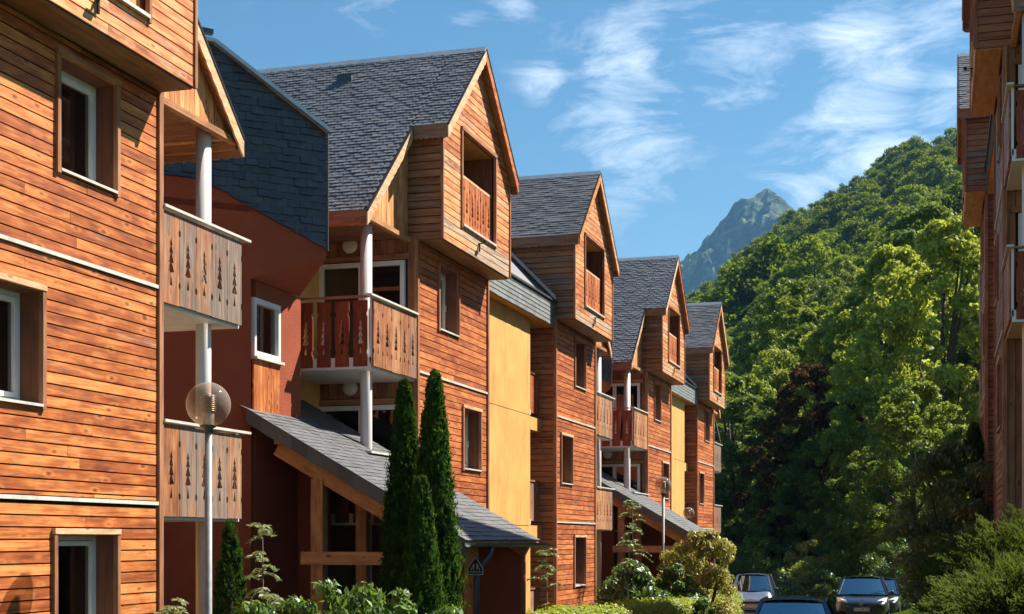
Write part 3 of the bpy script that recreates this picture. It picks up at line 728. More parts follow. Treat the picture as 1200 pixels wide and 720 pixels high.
    def verge(ta, tb, x, nm='barge_board'):
        q = B(); n = 16; up = [(ta, roof_z(ta) - 0.015), (tb, roof_z(tb) - 0.015)]
        low = []
        for i in range(n * 4 + 1):
            f = i / (n * 4); tt = tb + (ta - tb) * f
            low.append((tt, roof_z(tt) - 0.245 - 0.022 * abs(math.sin(f * n * math.pi * abs(tb - ta) / 2.5))))
        q.prism(0, up + low, x, x + 0.028, M['barge'], g=1, w=0.15)
        q.prism(0, [(ta, roof_z(ta) - 0.014), (tb, roof_z(tb) - 0.014), (tb, roof_z(tb) + 0.022), (ta, roof_z(ta) + 0.022)], x - 0.01, x + 0.04, M['iron'])
        q.build(nm, ro, base)
    verge(tN - 0.02, RID, XF + 0.002)
    q = B()
    n = 18
    low = []
    for i in range(n * 4 + 1):
        f = i / (n * 4); tt = RID + (tQ - RID) * f
        low.append((tt, roof_z(tt) - 0.245 - 0.022 * abs(math.sin(f * n * math.pi))))
    q.prism(0, [(tQ, roof_z(tQ) - 0.015), (RID + .002, RZ - 0.015)] + low, XF + 0.002, XF + 0.03, M['clad' if m > 0 else 'trim'], g=1, w=0.1)
    q.prism(0, [(RID, RZ - 0.014), (tQ, roof_z(tQ) - 0.014), (tQ, roof_z(tQ) + 0.022), (RID, RZ + 0.022)], XF - 0.008, XF + 0.042, M['iron'])
    q.build('barge_board', ro, base)
    verge(tP - 0.02, tN - 0.022, XL + 0.002)
    for (tt, xa, xb, sg) in ((tP, rear - 0.2, XL, -1), (tN, XL + 0.032, XF, -1), (tQ, rear - 0.2, XF, 1)):
        q = B(); n = max(6, int((xb - xa) / 0.17)); pts = [(xb, roof_z(tt) - 0.01), (xa, roof_z(tt) - 0.01)]
        for i in range(n * 4 + 1):
            f = i / (n * 4); pts.append((xa + (xb - xa) * f, roof_z(tt) - 0.25 - 0.025 * abs(math.sin(f * n * math.pi))))
        q.prism(1, pts, tt - 0.014 + sg * 0.03, tt + 0.014 + sg * 0.03, M['side'], g=0, w=0.45, rnd=0.6)
        q.build('eave_board', ro, base)
    return root

# left row: gables face the drive (+X)
XL_ = -9.37; XR_ = 1.12
GRP = 'timber chalets in terraces along the drive'
house('chalet', XL_, 16.05, 1, -1, 0.0, 'nearest orange timber chalet cut off by the left edge of the photo', GRP, 3, win_dt=-0.2)
h2 = house('chalet', XL_, 25.34, 1, 1, 0.0, 'timber chalet with tallest slate gable, behind the two tall thujas', GRP, 2)
h3 = house('chalet', XL_, 39.80, 1, -1, 0.0, 'timber chalet just beyond the large ochre wall panels', GRP, 1)
h4 = house('chalet', XL_, 47.40, 1, 1, 0.0, 'timber chalet beyond the farther sloping porch roof and sapling', GRP, 1, wins=(1, 1, 0))
h5 = house('chalet', XL_, 61.98, 1, -1, 0.0, 'farthest and smallest timber chalet of the left row, next to the woods', GRP, 1)
v_ = MB(); vx, vy, vz = -11.48, 27.02, 12.08
v_.poly([(vx - .16, vy - .22, vz - .2), (vx + .16, vy - .22, vz - .2), (vx + .16, vy - .2, vz + 0.02), (vx - .16, vy - .2, vz + .02)], M['gutter']); v_.poly([(vx - .16, vy - .2, vz + .02), (vx + .16, vy - .2, vz + .02), (vx, vy + .16, vz + .14)], M['zinc'])
v_.poly([(vx + .16, vy - .22, vz - .2), (vx + .16, vy - .2, vz + .02), (vx, vy + .16, vz + .14)], M['zinc']); v_.poly([(vx - .16, vy - .22, vz - .2), (vx - .16, vy - .2, vz + .02), (vx, vy + .16, vz + .14)], M['gutter'])
v_.build('roof_vent', h2, tuple(h2.location))
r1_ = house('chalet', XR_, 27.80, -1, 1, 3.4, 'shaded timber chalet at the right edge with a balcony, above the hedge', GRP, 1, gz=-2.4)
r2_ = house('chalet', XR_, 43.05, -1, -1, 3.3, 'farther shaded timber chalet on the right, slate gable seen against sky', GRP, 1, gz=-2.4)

# ------------------------------------------------------------------ ochre links
def ochre_link(X0, m, Ya, Yb, z0, label, sgn=1, G=0.0, rails=True):
    """wall of ochre panels under a band of slates between two chalets; Ya near, Yb far"""
    base = (X0 - m * 1.5, (Ya + Yb) / 2, z0 + G)
    root = tag(empty('ochre_wall_block', base), label, 'building', 'ochre panelled links between chalets')
    T = lambda p: (X0 + m * p[0], p[1], z0 + p[2])
    B = lambda: MB(T, m < 0)
    Ye = Ya + (Yb - Ya) * 0.733
    b = B(); b.box(-6, -0.27, Ya + 0.08, Ye - 0.03, G, 8.16, M['back'], g=1); b.build('wall', root, base)
    mid = (Ya + Ye) / 2
    for (a, c) in ((Ya + 0.055, mid - 0.006), (mid + 0.006, Ye)):
        for (z, zz) in ((G, 3.08), (3.095, 5.78), (5.795, 8.155)):
            p = B(); p.box(-0.265, -0.235 + random.uniform(0, 0.003), a, c, z, zz, M['yellow'], g=2); p.build('panel', root, base)
    p = B(); p.box(-1.5, -0.27, Ye - 0.028, Ye - 0.002, G, 8.155, M['yellow'], g=2); p.box(-1.53, -1.5, Ye, Yb - 0.03, G, 8.3, M['side'], g=2); p.build('return_wall', root, base)
    for fz in (5.9, 3.2, 0.5):
        s_ = B(); s_.box(-1.49, -0.36, Ye + 0.002, Yb - 0.03, fz - 0.42, fz - 0.1, M['yellow'], g=1); bo = s_.build('balcony', root, base)
        n = 3; w = (Yb - .05 - Ye) / n
        for i in range(n):
            q = B(); q.box(-0.46, -0.43, Ye + 0.01 + i * w, Ye + (i + 1) * w, fz + 0.02, fz + 1.0, M['rail'] if fz < 5 else M['clad'], g=2, w=0.5 if fz < 5 else 0.0); q.build('board', bo, base)
        q = B(); q.box(-0.49, -0.40, Ye + 0.005, Yb - 0.035, fz + 1.0, fz + 1.04, M['trim'], g=1); q.box(-0.44, -0.30, Ye + 0.03, Ye + 0.28, fz - 0.08, fz + 0.06, M['white']); q.build('handrail', bo, base)
    # slate band, soffit, roof behind
    s_ = B(); s_.box(-0.28, -0.012, Ya + 0.05, Yb - 0.05, 8.16, 8.74, M['back'], g=1); s_.box(-1.6, -0.02, Ya + 0.05, Yb - 0.05, 8.13, 8.158, M['ply'], g=1, rnd=0.35); s_.build('soffit', root, base)
    s_ = B(); r = 0; z = 8.15
    while z < 8.72:
        y = Ya + 0.05 - (0.1 if r % 2 else 0)
        while y < Yb - 0.05:
            u, v = max(y, Ya + 0.05), min(y + 0.196, Yb - 0.05)
            if v - u > 0.03:
                tn = (random.random(), 0, 0); j = random.uniform(-0.006, 0.006)
                s_.poly([(0.014, u, z + j), (0.014, v, z + j), (-0.008, v, min(z + 0.2, 8.75)), (-0.008, u, min(z + 0.2, 8.75))], M['slate3'], tone=tn)
                s_.poly([(-0.01, u, z + j), (-0.01, v, z + j), (0.014, v, z + j), (0.014, u, z + j)], M['slate3'], tone=tn)
            y += 0.2
        z += 0.105; r += 1
    tag(s_.build('slate', root, base), kind='stuff')
    rf = B()
    rf.prism(1, [(0.02, 8.73), (-3.2, 12.0), (-3.2, 11.9), (-0.1, 8.73)], Ya + 0.01, Yb - 0.02, M['slate'])
    rf.prism(1, [(0.05, 8.745), (0.05, 8.80), (-0.05, 8.86), (-0.05, 8.80)], Ya + 0.012, Yb - 0.02, M['gutter'], g=1)
    rf.build('roof', root, base)
    fs = B(); yy = Yb - 0.10 if sgn > 0 else Yb - 0.10
    fs.prism(1, [(0.03, 8.82), (-3.2, 12.08), (-3.2, 12.2), (0.03, 8.92)], yy, Yb - 0.012, M['zinc'])
    fs.build('flashing', root, base)
    return root
ochre_link(XL_, 1, 29.69, 35.45, 0.0, 'ochre panelled wall under a slate band, right of the tallest gabled chalet')
ochre_link(XL_, 1, 51.75, 57.63, 0.0, 'farther narrow ochre panelled wall behind the small globe lamp')
ochre_link(XR_, -1, 32.15, 38.70, 3.4, 'slate topped recess between the two shaded chalets on the right', G=-2.4)

# ------------------------------------------------------------------ oxblood stair block between chalets 1-2 and 3-4
def stair_block(Kx, Ky, label, z0=0.0):
    base = (Kx - 1.0, Ky, 0)
    root = tag(empty('stair_block', base), label, 'building', 'oxblood rendered stair blocks')
    B = lambda: MB()
    q = math.sqrt(0.5); d1 = (0.72, 0.694); d2 = (-0.694, 0.72)
    def on(s_, e=0.0): return (Kx + d1[0] * s_ + e * 0.694, Ky + d1[1] * s_ - e * 0.72)     # along the slanted wall, e = proud of it
    # lower body: slanted wall ending at K, then the wall with the window going away along +Y
    L = 4.4; Yw = Ky + 1.85
    A = (Kx - d1[0] * L, Ky - d1[1] * L); Kp = (Kx, Ky)
    body = B()
    wz0, wz1, wy0, wy1 = 5.66 + z0, 6.58 + z0, Ky + 0.02, Ky + 1.02
    # front (slanted) wall as a slab, facing wall in pieces around the window
    def wallseg(p, r, za, zb, m, thick=0.25):
        dx_, dy_ = r[0] - p[0], r[1] - p[1]; l = math.hypot(dx_, dy_); nx_, ny_ = -dy_ / l * thick, dx_ / l * thick
        body.prism(2, [p, r, (r[0] + nx_, r[1] + ny_), (p[0] + nx_, p[1] + ny_)], za, zb, m, g=2)
    wallseg(A, Kp, 0, 8.0, M['red'])
    body.box(Kx - 0.25, Kx - 0.003, Ky + 0.18, Yw, 0, 4.72, M['red'], g=2)
    body.box(Kx - 0.25, Kx - 0.003, wy1, Yw, 4.72, 6.85, M['red'], g=2)
    body.box(Kx - 0.25, Kx - 0.003, Ky + 0.18, wy1, wz1, 6.85, M['red'], g=2)
    body.box(Kx - 3, Kx - 0.26, Yw, Yw + 0.2, 0, 8, M['red'], g=2)
    body.box(Kx - 0.6, Kx - 0.55, Ky + 0.1, Yw, 4, 7, M['dark'])
    # upper wedge: slanted wall runs on past K, its underside slopes back to the wall
    s2 = 1.25
    P2 = on(s2); P3 = (Kx, Ky + 1.78)
    zK, zP2 = 6.86, 7.28
    top = [(-L, 10.6), (-0.605, 10.45), (s2, 9.30)]
    # face of the wedge in render below slates
    f = [(on(0.0)[0], on(0.0)[1], zK), (P2[0], P2[1], zP2), (P2[0], P2[1], 9.28), (on(-0.605)[0], on(-0.605)[1], 10.43), (on(-L)[0], on(-L)[1], 10.6), (on(-L)[0], on(-L)[1], 7.9), (on(0)[0], on(0)[1], 7.9)]
    body.poly(f, M['red'])
    body.poly([(Kx, Ky, zK), (P3[0], P3[1], zK), (P2[0], P2[1], zP2)], M['red'])              # sloping underside
    body.poly([(P2[0], P2[1], zP2), (P3[0], P3[1], zK), (P3[0], P3[1], 9.2), (P2[0], P2[1], 9.28)], M['red'])
    body.build('wall', root, base)
    # slates hung on the slanted face: lower edge flat, then sloping down to the corner
    sl = B(); zz = 7.1; r = 0
    def low(s_): return 8.34 if s_ < -0.81 else 8.34 + (7.43 - 8.34) * (s_ + 0.81) / (s2 + 0.81)
    def up(s_): return 10.45 if s_ < -0.605 else 10.45 + (9.30 - 10.45) * (s_ + 0.605) / (s2 + 0.605)
    while zz < 10.5:
        s_ = -L - (0.1 if r % 2 else 0)
        while s_ < s2 - 0.02:
            a, b = s_ + 0.005, min(s_ + 0.196, s2); a = max(a, -L)
            za0 = max(zz, low(a) - 0.01); zb0 = max(zz, low(b) - 0.01); zt = zz + 0.21
            z1a, z1b = min(zt, up(a)), min(zt, up(b))
            if z1a - za0 > 0.02 and z1b - za0 > 0.01 and b - a > 0.03:
                tn = (random.random(), 0, 0); e = random.uniform(0.020, 0.050); j = random.uniform(-.014, .014) if za0 == zz else 0
                p0, p1 = on(a, e), on(b, e + random.uniform(-.008, .008)); t0, t1 = on(a, 0.006), on(b, 0.006)
                sl.poly([(p0[0], p0[1], za0 + j), (p1[0], p1[1], zb0 + j), (t1[0], t1[1], z1b), (t0[0], t0[1], z1a)], M['slate2'], tone=tn)
                sl.poly([(t0[0], t0[1], za0 + j), (t1[0], t1[1], zb0 + j), (p1[0], p1[1], zb0 + j), (p0[0], p0[1], za0 + j)], M['slate2'], tone=tn)
            s_ += 0.2
        zz += 0.118; r += 1
    tag(sl.build('slate', root, base), kind='stuff')
    # roof over the wedge, zinc cap along the slope, end trim
    rf = B()
    a0, a1, a2 = on(-L, 0.06), on(-0.605, 0.06), on(s2 + 0.03, 0.06)
    bk = lambda p, l: (p[0] + d2[0] * l, p[1] + d2[1] * l)
    rf.poly([(a1[0], a1[1], 10.46), (a2[0], a2[1], 9.31), (*bk(a2, 1.4), 9.31), (*bk(a1, 2.6), 10.46)], M['slate'])
    rf.poly([(a0[0], a0[1], 10.62), (a1[0], a1[1], 10.46), (*bk(a1, 2.6), 10.46), (*bk(a0, 3.5), 10.62)], M['slate'])
    rf.build('roof', root, base)
    cp = B()
    cp.bar((a1[0], a1[1], 10.48), (a2[0], a2[1], 9.33), 0.06, 0.03, M['zinc']); cp.bar((a0[0], a0[1], 10.64), (a1[0], a1[1], 10.48), 0.06, 0.03, M['zinc'])
    cp.bar((on(-L, .02)[0], on(-L, .02)[1], 10.80), (*on(-0.62, .02), 10.62), 0.05, 0.04, M['gutter'])
    cp.bar((*on(s2 + 0.015, 0.03), 7.40), (*on(s2 + 0.015, 0.03), 9.3), 0.012, 0.012, M['gutter'])
    cp.build('flashing', root, base)
    # window on the wall facing the drive, boarded panel under it
    wn_ = B(); x = Kx - 0.05
    for (a, b, c, d) in ((wy0 + .06, wy0 + .13, wz0, wz1), (wy1 - .08, wy1, wz0, wz1), (wy0 + .13, wy1 - .08, wz0, wz0 + .08), (wy0 + .13, wy1 - .08, wz1 - .08, wz1)):
        wn_.box(x - 0.05, x + 0.075, a, b, c, d, M['white'])
    wn_.box(x, x + 0.12, wy0 + .06, wy1 + 0.06, wz0 - 0.05, wz0 - 0.005, M['strip'], g=1)
    wo_ = wn_.build('window', root, base)
    p = B(); p.box(x - 0.004, x + 0.004, wy0 + .13, wy1 - .08, wz0 + .08, wz1 - .08, M['glass']); p.build('pane', wo_, base)
    y = wy0 + 0.05
    while y < wy1 - 0.02:
        b_ = B(); b_.prism(0, [(y, 4.70), (y + 0.098, 4.70), (y + 0.098, wz0 - 0.055), (y, wz0 - 0.055)], Kx - 0.02, Kx + 0.012, M['clad'], g=2, w=0.05); b_.build('plank', root, base); y += 0.104
    return root
stair_block(-10.40, 20.60, 'dark oxblood stair block with hung slates, between the two nearest left chalets')
stair_block(-10.40, 41.55, 'farther oxblood stair block, only a sliver of its slates in view')

# ------------------------------------------------------------------ lean-to porches
def porch(Y0, label, long_back=True, post_y=0.35):
    """slate lean-to sloping down to the drive; Y0 near verge"""
    Y1 = Y0 + 4.1; Xt, Xe = -10.42, -6.80; zt, ze = 4.80, 2.74
    k = (zt - ze) / (Xe - Xt)
    Z = lambda X: zt - k * (X - Xt)
    base = (-8.6, (Y0 + Y1) / 2, 0)
    root = tag(empty('porch', base), label, 'porch', 'slate lean-to entrance porches')
    rf = MB()
    XB = -11.6
    rf.prism(1, [(Xt + .02, Z(Xt + .02) - 0.10), (Xe, ze - 0.10), (Xe, ze - 0.02), (Xt + .02, Z(Xt + .02) - 0.02)], Y0 + 0.03, Y1, M['beam'], g=0)
    rf.prism(1, [(XB, Z(XB) - 0.10), (Xt + .02, Z(Xt + .02) - 0.10), (Xt + .02, Z(Xt + .02) - 0.02), (XB, Z(XB) - 0.02)], Y0 + 1.95, Y1, M['beam'], g=0)
    ro = rf.build('roof', root, base)
    sl = MB(); ln = math.sqrt(1 + k * k); L = (Xe - XB) * ln; r = 0; d = -0.02
    while d < L - 0.02:
        X_ = Xe - d / ln; ya = Y0 if X_ > Xt + .03 else Y0 + 1.9
        y = Y0 - (0.125 if r % 2 else 0)
        while y < Y1 + 0.03:
            u, v = max(y, ya), min(y + 0.245, Y1 + 0.05)
            if v - u > 0.03:
                tn = (random.random(), 0, 0); h = random.uniform(0.014, 0.022); d1 = min(d + 0.29, L); j = random.uniform(-.006, .006)
                def P(yy, dd, hh):
                    xx = Xe - dd / ln; return (xx + hh * k / ln, yy, Z(xx) + hh / ln)
                sl.poly([P(u, d + j, h), P(v, d + j, h), P(v, d1, 0), P(u, d1, 0)], M['slate4'], tone=tn)
                sl.poly([P(u, d + j, h - .016), P(v, d + j, h - .016), P(v, d + j, h), P(u, d + j, h)], M['slate4'], tone=tn)
            y += 0.25
        d += 0.135; r += 1
    tag(sl.build('slate', ro, base), kind='stuff')
    # slates hung along the near verge: one piece after another
    n = 14; dX = (Xe - Xt - 0.02) / n
    for i in range(n):
        xa = Xt + .02 + i * dX; xb = xa + dX * 1.03
        q = MB(); h = 0.215 + random.uniform(-.006, .006)
        q.prism(1, [(xa, Z(xa) - h), (xb, Z(xb) - h), (xb, Z(xb) + 0.02), (xa, Z(xa) + 0.02)], Y0 - 0.012 - 0.006 * (i % 2), Y0 + 0.02, M['slate4'], g=0)
        q.build('verge_slate', ro, base)
    g = MB()
    n = 8; prof = [(Xe + 0.075 + 0.065 * math.cos(math.pi + math.pi * i / n), ze - 0.045 + 0.065 * math.sin(math.pi + math.pi * i / n)) for i in range(n + 1)]
    inner = [(Xe + 0.075 + 0.058 * math.cos(math.pi + math.pi * i / n), ze - 0.045 + 0.058 * math.sin(math.pi + math.pi * i / n)) for i in range(n + 1)][::-1]
    g.prism(1, prof + inner, Y0 - 0.08, Y1 + 0.28, M['gutter'])
    g.tube([(Xe + 0.075, Y0 + 1.05, ze - 0.10), (Xe + 0.07, Y0 + 1.05, ze - 0.22), (Xe - 0.08, Y0 + 0.92, ze - 0.42), (Xe - 0.11, Y0 + 0.88, ze - 0.62), (Xe - 0.11, Y0 + 0.88, 0.0)], 0.048, M['gutter'], 12)
    g.build('gutter', root, base)
    # timber frame in the near gable
    fr = lambda nm, a, b, hw, hh: (lambda q: (q.bar(a, b, hw, hh, M['beam'], w=0.05), q.build(nm, root, base)))(MB())
    yb = Y0 + 0.30
    fr('rafter', (-10.0, yb, Z(-10.0) - 0.38), (Xe - 0.1, yb, Z(Xe - 0.1) - 0.36), 0.07, 0.11)
    fr('rafter', (-10.1, Y1 - 0.4, Z(-10.1) - 0.25), (Xe - 0.1, Y1 - 0.4, Z(Xe - 0.1) - 0.25), 0.07, 0.10)
    for X_ in (-9.9, -8.55, -7.2):
        fr('purlin', (X_, Y0 + 0.06, Z(X_) - 0.19), (X_, Y1 - 0.1, Z(X_) - 0.19), 0.06, 0.075)
    fr('post', (-9.30, yb, 0.0), (-9.30, yb, Z(-9.3) - 0.47), 0.10, 0.10)
    fr('post', (-9.02, yb + 1.1, 0.0), (-9.02, yb + 1.1, Z(-9.02) - 0.47), 0.09, 0.09)
    fr('post', (-7.05, Y0 + 1.05, 0.0), (-7.05, Y0 + 1.05, Z(-7.05) - 0.2), 0.09, 0.09)
    fr('tie_beam', (-9.55, yb - 0.10, 2.46), (-6.95, yb - 0.10, 2.46), 0.05, 0.10)
    # recess walls
    w = MB()
    w.box(-12.4, -7.0, Y1 - 0.40, Y1 - 0.12, 0, 2.56, M['redsm'], g=2)
    w.prism(1, [(-12.4, 2.56), (-7.0, 2.56), (-7.0, Z(-7.0) - .12), (-11.2, Z(-11.2) - .12), (-12.4, Z(-11.2) - .12)], Y1 - 0.40, Y1 - 0.12, M['redsm'], g=2)
    w.box(-11.3, -11.0, Y0 + 2.0, Y1 - 0.41, 0, 4.9, M['redsm'], g=2)
    w.box(-11.0, -9.9, Y0 + 1.9, Y0 + 2.1, 0, 4.45, M['redsm'], g=2)
    w.box(-9.895, -9.45, Y0 + 1.94, Y0 + 2.0, 0, 2.4, M['dark'])
    w.build('recess_wall', root, base)
    return root
porch(20.45, 'slate lean-to porch on timber posts, behind the two tall thujas')
porch(42.75, 'farther slate lean-to porch with timber truss, behind the sapling')
# pictogram plate on the near downpipe
sg = MB(); sx, sy, sz = -6.88, 21.20, 2.20
T_ = lambda a, b: (sx + a, b)
sg.prism(1, [(sx - .13, sz), (sx + .13, sz), (sx + .13, sz + .12), (sx, sz + .30), (sx - .13, sz + .12)], sy - 0.01, sy, M['black'])
s0 = sg.build('house_sign', None); tag(s0, 'small dark house shaped pictogram sign on the porch downpipe', 'sign')
ln_ = MB()
for a, b in (((-.12, .01), (.12, .01)), ((.12, .01), (.12, .11)), ((.12, .11), (0, .28)), ((0, .28), (-.12, .11)), ((-.12, .11), (-.12, .01)), ((-.09, .05), (.09, .05)), ((-.07, .08), (-.02, .18)), ((.07, .08), (.02, .18)), ((-.02, .18), (-.03, .09)), ((.02, .18), (.03, .09))):
    ln_.bar((sx + a[0], sy - .013, sz + a[1]), (sx + b[0], sy - .013, sz + b[1]), 0.006, 0.003, M['strip'], up=(0, 1, 0))
ln_.build('pictogram', s0)

# ------------------------------------------------------------------ terrain
def sstep(a, b, x):
    t = max(0.0, min(1.0, (x - a) / (b - a))); return t * t * (3 - 2 * t)
def ground_z(x, y):
    z = 0.0
    if y > 51: z -= 0.035 * min(y - 51, 40)
    up = 3.3 * sstep(-1.8, 3.2, x) * (1 - sstep(60, 85, y)) * (1 - 0.5 * sstep(10, -15, y) * 0)
    return z + up
SIL = [(-40, 0.02), (-24, 0.05), (-16, 0.12), (-12, 0.155), (-9.3, 0.172), (-7.9, 0.192), (-7.2, 0.208), (-6.0, 0.224), (-4.7, 0.240), (-3.7, 0.248), (-2.6, 0.258), (-1.6, 0.270), (-0.6, 0.277), (0.8, 0.280), (6, 0.31), (14, 0.33), (30, 0.25), (60, 0.1)]
def sil(th):
    for (a, u), (b, v) in zip(SIL, SIL[1:]):
        if a <= th <= b:
            return u + (v - u) * (th - a) / (b - a)
    return SIL[0][1] if th < SIL[0][0] else SIL[-1][1]
RS, R0 = 600.0, 92.0
def hill_z(x, y):
    r = math.hypot(x, y); th = math.degrees(math.atan2(x, y))
    if y < 0: return -3.0
    zs = sil(th) * RS - 14.5
    f = (r - R0) / (RS - R0)
    if f <= 0: return -1.4 - 2.0 * min(1, -f * 8)
    n = noise.fractal(Vector((x * 0.011, y * 0.011, 3.3)), 1.0, 2.0, 3)
    if f <= 1: z = -1.4 + (zs + 1.4) * (0.88 * f + 0.12 * f * f) + 15 * n * min(1, f * 5) * (1 - f * 0.7)
    else: z = zs - (r - RS) * 0.10 + 3.6 * n * 1
    return max(z, -1.5)
def grid_mesh(name, xs, ys, fn, m, smooth=True):
    nx, ny = len(xs), len(ys)
    v = [(x, y, fn(x, y)) for y in ys for x in xs]
    f = [(j * nx + i, j * nx + i + 1, (j + 1) * nx + i + 1, (j + 1) * nx + i) for j in range(ny - 1) for i in range(nx - 1)]
    me = bpy.data.meshes.new(name); me.from_pydata(v, [], f); me.materials.append(m)
    me.polygons.foreach_set('use_smooth', [smooth] * len(f)); me.update()
    o = bpy.data.objects.new(name, me); C.objects.link(o); o['kind'] = 'structure'; return o
def span(lst):
    r = []
    for a, b, st in lst:
        x = a
        while x < b - 1e-6: r.append(x); x += st
    r.append(lst[-1][1]); return r
gx = span([(-6000, -600, 900), (-600, -40, 80), (-40, 20, 0.8), (20, 100, 10), (100, 600, 100), (600, 6000, 900)])
gy = span([(-600, -40, 80), (-40, 100, 2.0), (100, 600, 50), (600, 6600, 1000)])
grid_mesh('ground', gx, gy, ground_z, M['ground'])
# the drive: one sheet that follows the ground 4 mm above it, kerb along the planting bed
mb = MB()
ys = span([(-20, 86, 2.0)])
for a, b in zip(ys, ys[1:]):
    mb.poly([(-5.9, a, ground_z(-5.9, a) + .004), (-1.85, a, ground_z(-1.85, a) + .004), (-1.85, b, ground_z(-1.85, b) + .004), (-5.9, b, ground_z(-5.9, b) + .004)], M['asphalt'])
    if a >= 50 : mb.poly([(-9.2, a, ground_z(-9, a) + .004), (-5.9, a, ground_z(-5.9, a) + .004), (-5.9, b, ground_z(-5.9, b) + .004), (-9.2, b, ground_z(-9, b) + .004)], M['asphalt'])
tag(mb.build('road'), kind='structure')
mb = MB()
for a, b in zip(ys, ys[1:]):
    if b > 50: break
    mb.box(-6.05, -5.9, a, b - 0.01, -0.05, 0.12, M['kerb'], g=1)
tag(mb.build('kerb'), kind='structure')

# forested slope as one sheet in polar steps
def hill_sheet():
    ths = np.arange(-40, 34, 0.8); rs = span([(84, 200, 8), (200, 720, 20), (720, 1700, 120)])
    v = []; f = []
    for r in rs:
        for t in ths:
            x, y = r * math.sin(R(t)), r * math.cos(R(t)); v.append((x, y, hill_z(x, y)))
    n = len(ths)
    for j in range(len(rs) - 1):
        for i in range(n - 1): f.append((j * n + i, j * n + i + 1, (j + 1) * n + i + 1, (j + 1) * n + i))
    me = bpy.data.meshes.new('hillside'); me.from_pydata(v, [], f); me.materials.append(M['ground']); me.update()
    o = bpy.data.objects.new('hillside', me); C.objects.link(o); o['kind'] = 'structure'
hill_sheet()

# far rocky peak, three kilometres up the valley
PK = Vector((3000 * math.sin(R(-6.55)), 3000 * math.cos(R(-6.55))))
def peak_z(x, y):
    d = Vector((x, y)) - PK
    px = d.x; py = d.y
    # ridges run down left, right and towards the viewer from the summit
    a = math.atan2(py, px)
    d0 = d.length
    ridge = 0.5 + 0.5 * math.cos(3 * (a - R(200)))
    k = 1.13 - 0.17 * ridge
    if px > 0: k *= 0.80 + 0.12 * ridge
    z = 728 - k * d0
    n = noise.ridged_multi_fractal(Vector((x * 0.006, y * 0.006, 1.7)), 0.9, 2.1, 7, 1.0, 2.0) - 1.0
    n2 = noise.fractal(Vector((x * 0.03, y * 0.03, 5.1)), 0.8, 2.2, 6)
    z += n * min(6 + d0 * 0.16, 75) + n2 * min(5 + d0 * 0.16, 26)
    return max(z, 40 + 30 * noise.noise(Vector((x * .003, y * .003, 0))))
xs = list(np.arange(PK.x - 750, PK.x + 760, 6.0)); ys_ = list(np.arange(PK.y - 640, PK.y + 260, 6.0))
grid_mesh('mountain', xs, ys_, peak_z, M['rock'], smooth=False)

# ------------------------------------------------------------------ foliage
rng = np.random.default_rng(11)
def leaf_quads(cent, nrm, size, aspect=0.55, tone=None, along=None, fold=True):
    """cent (N,3), nrm (N,3) -> rhombic leaves folded on the midrib; returns verts (6N) and faces"""
    N = len(cent)
    nrm = nrm / (np.linalg.norm(nrm, axis=1, keepdims=True) + 1e-9)
    if along is None:
        r = rng.normal(size=(N, 3))
    else: r = along + rng.normal(size=(N, 3)) * 0.25
    u = r - nrm * np.sum(r * nrm, axis=1, keepdims=True); u /= (np.linalg.norm(u, axis=1, keepdims=True) + 1e-9)
    w = np.cross(nrm, u)
    s = (size * rng.uniform(0.65, 1.3, N))[:, None]
    a = cent - u * s * 0.5; b = cent + u * s * 0.5
    c = cent + w * s * aspect * 0.5 + nrm * s * 0.10; d = cent - w * s * aspect * 0.5 + nrm * s * 0.10
    v = np.stack([a, c, b, d], axis=1).reshape(-1, 3)
    i = np.arange(N)[:, None] * 4
    f = (i + np.array([[0, 1, 2, 3]])).astype(np.int32)
    return v, f
def leaf_object(name, v, f, tone, m, parent=None, extra=None, link=True):
    """quads only; extra = MB with trunk geometry to be merged as second material"""
    me = bpy.data.meshes.new(name)
    nf = len(f); loops = f.ravel()
    ev, ef = [], []
    if extra:
        ev = np.array([extra.T(p) if False else p for p in extra.v], dtype=np.float32); off = len(v)
        ef = [[i + off for i in q] for q in extra.f]
        v = np.concatenate([v, ev]);
        loops = np.concatenate([loops, np.array([i for q in ef for i in q], dtype=np.int32)])
    starts = list(range(0, nf * 4, 4)); k = nf * 4
    tot = [4] * nf
    for q in ef: starts.append(k); tot.append(len(q)); k += len(q)
    me.vertices.add(len(v)); me.vertices.foreach_set('co', v.astype(np.float32).ravel())
    me.loops.add(len(loops)); me.loops.foreach_set('vertex_index', loops.astype(np.int32))
    me.polygons.add(len(starts)); me.polygons.foreach_set('loop_start', np.array(starts, dtype=np.int32)); me.polygons.foreach_set('loop_total', np.array(tot, dtype=np.int32))
    me.materials.append(m)
    if extra: me.materials.append(M['bark']); me.polygons.foreach_set('material_index', np.array([0] * nf + [1] * len(ef), dtype=np.int32))
    me.update(calc_edges=True)
    at = me.attributes.new('tone', 'FLOAT_COLOR', 'FACE')
    tn = np.ones((len(starts), 4), dtype=np.float32); tn[:nf, 0] = tone; at.data.foreach_set('color', tn.ravel())
    o = bpy.data.objects.new(name, me)
    if link: C.objects.link(o)
    if parent: o.parent = parent
    return o
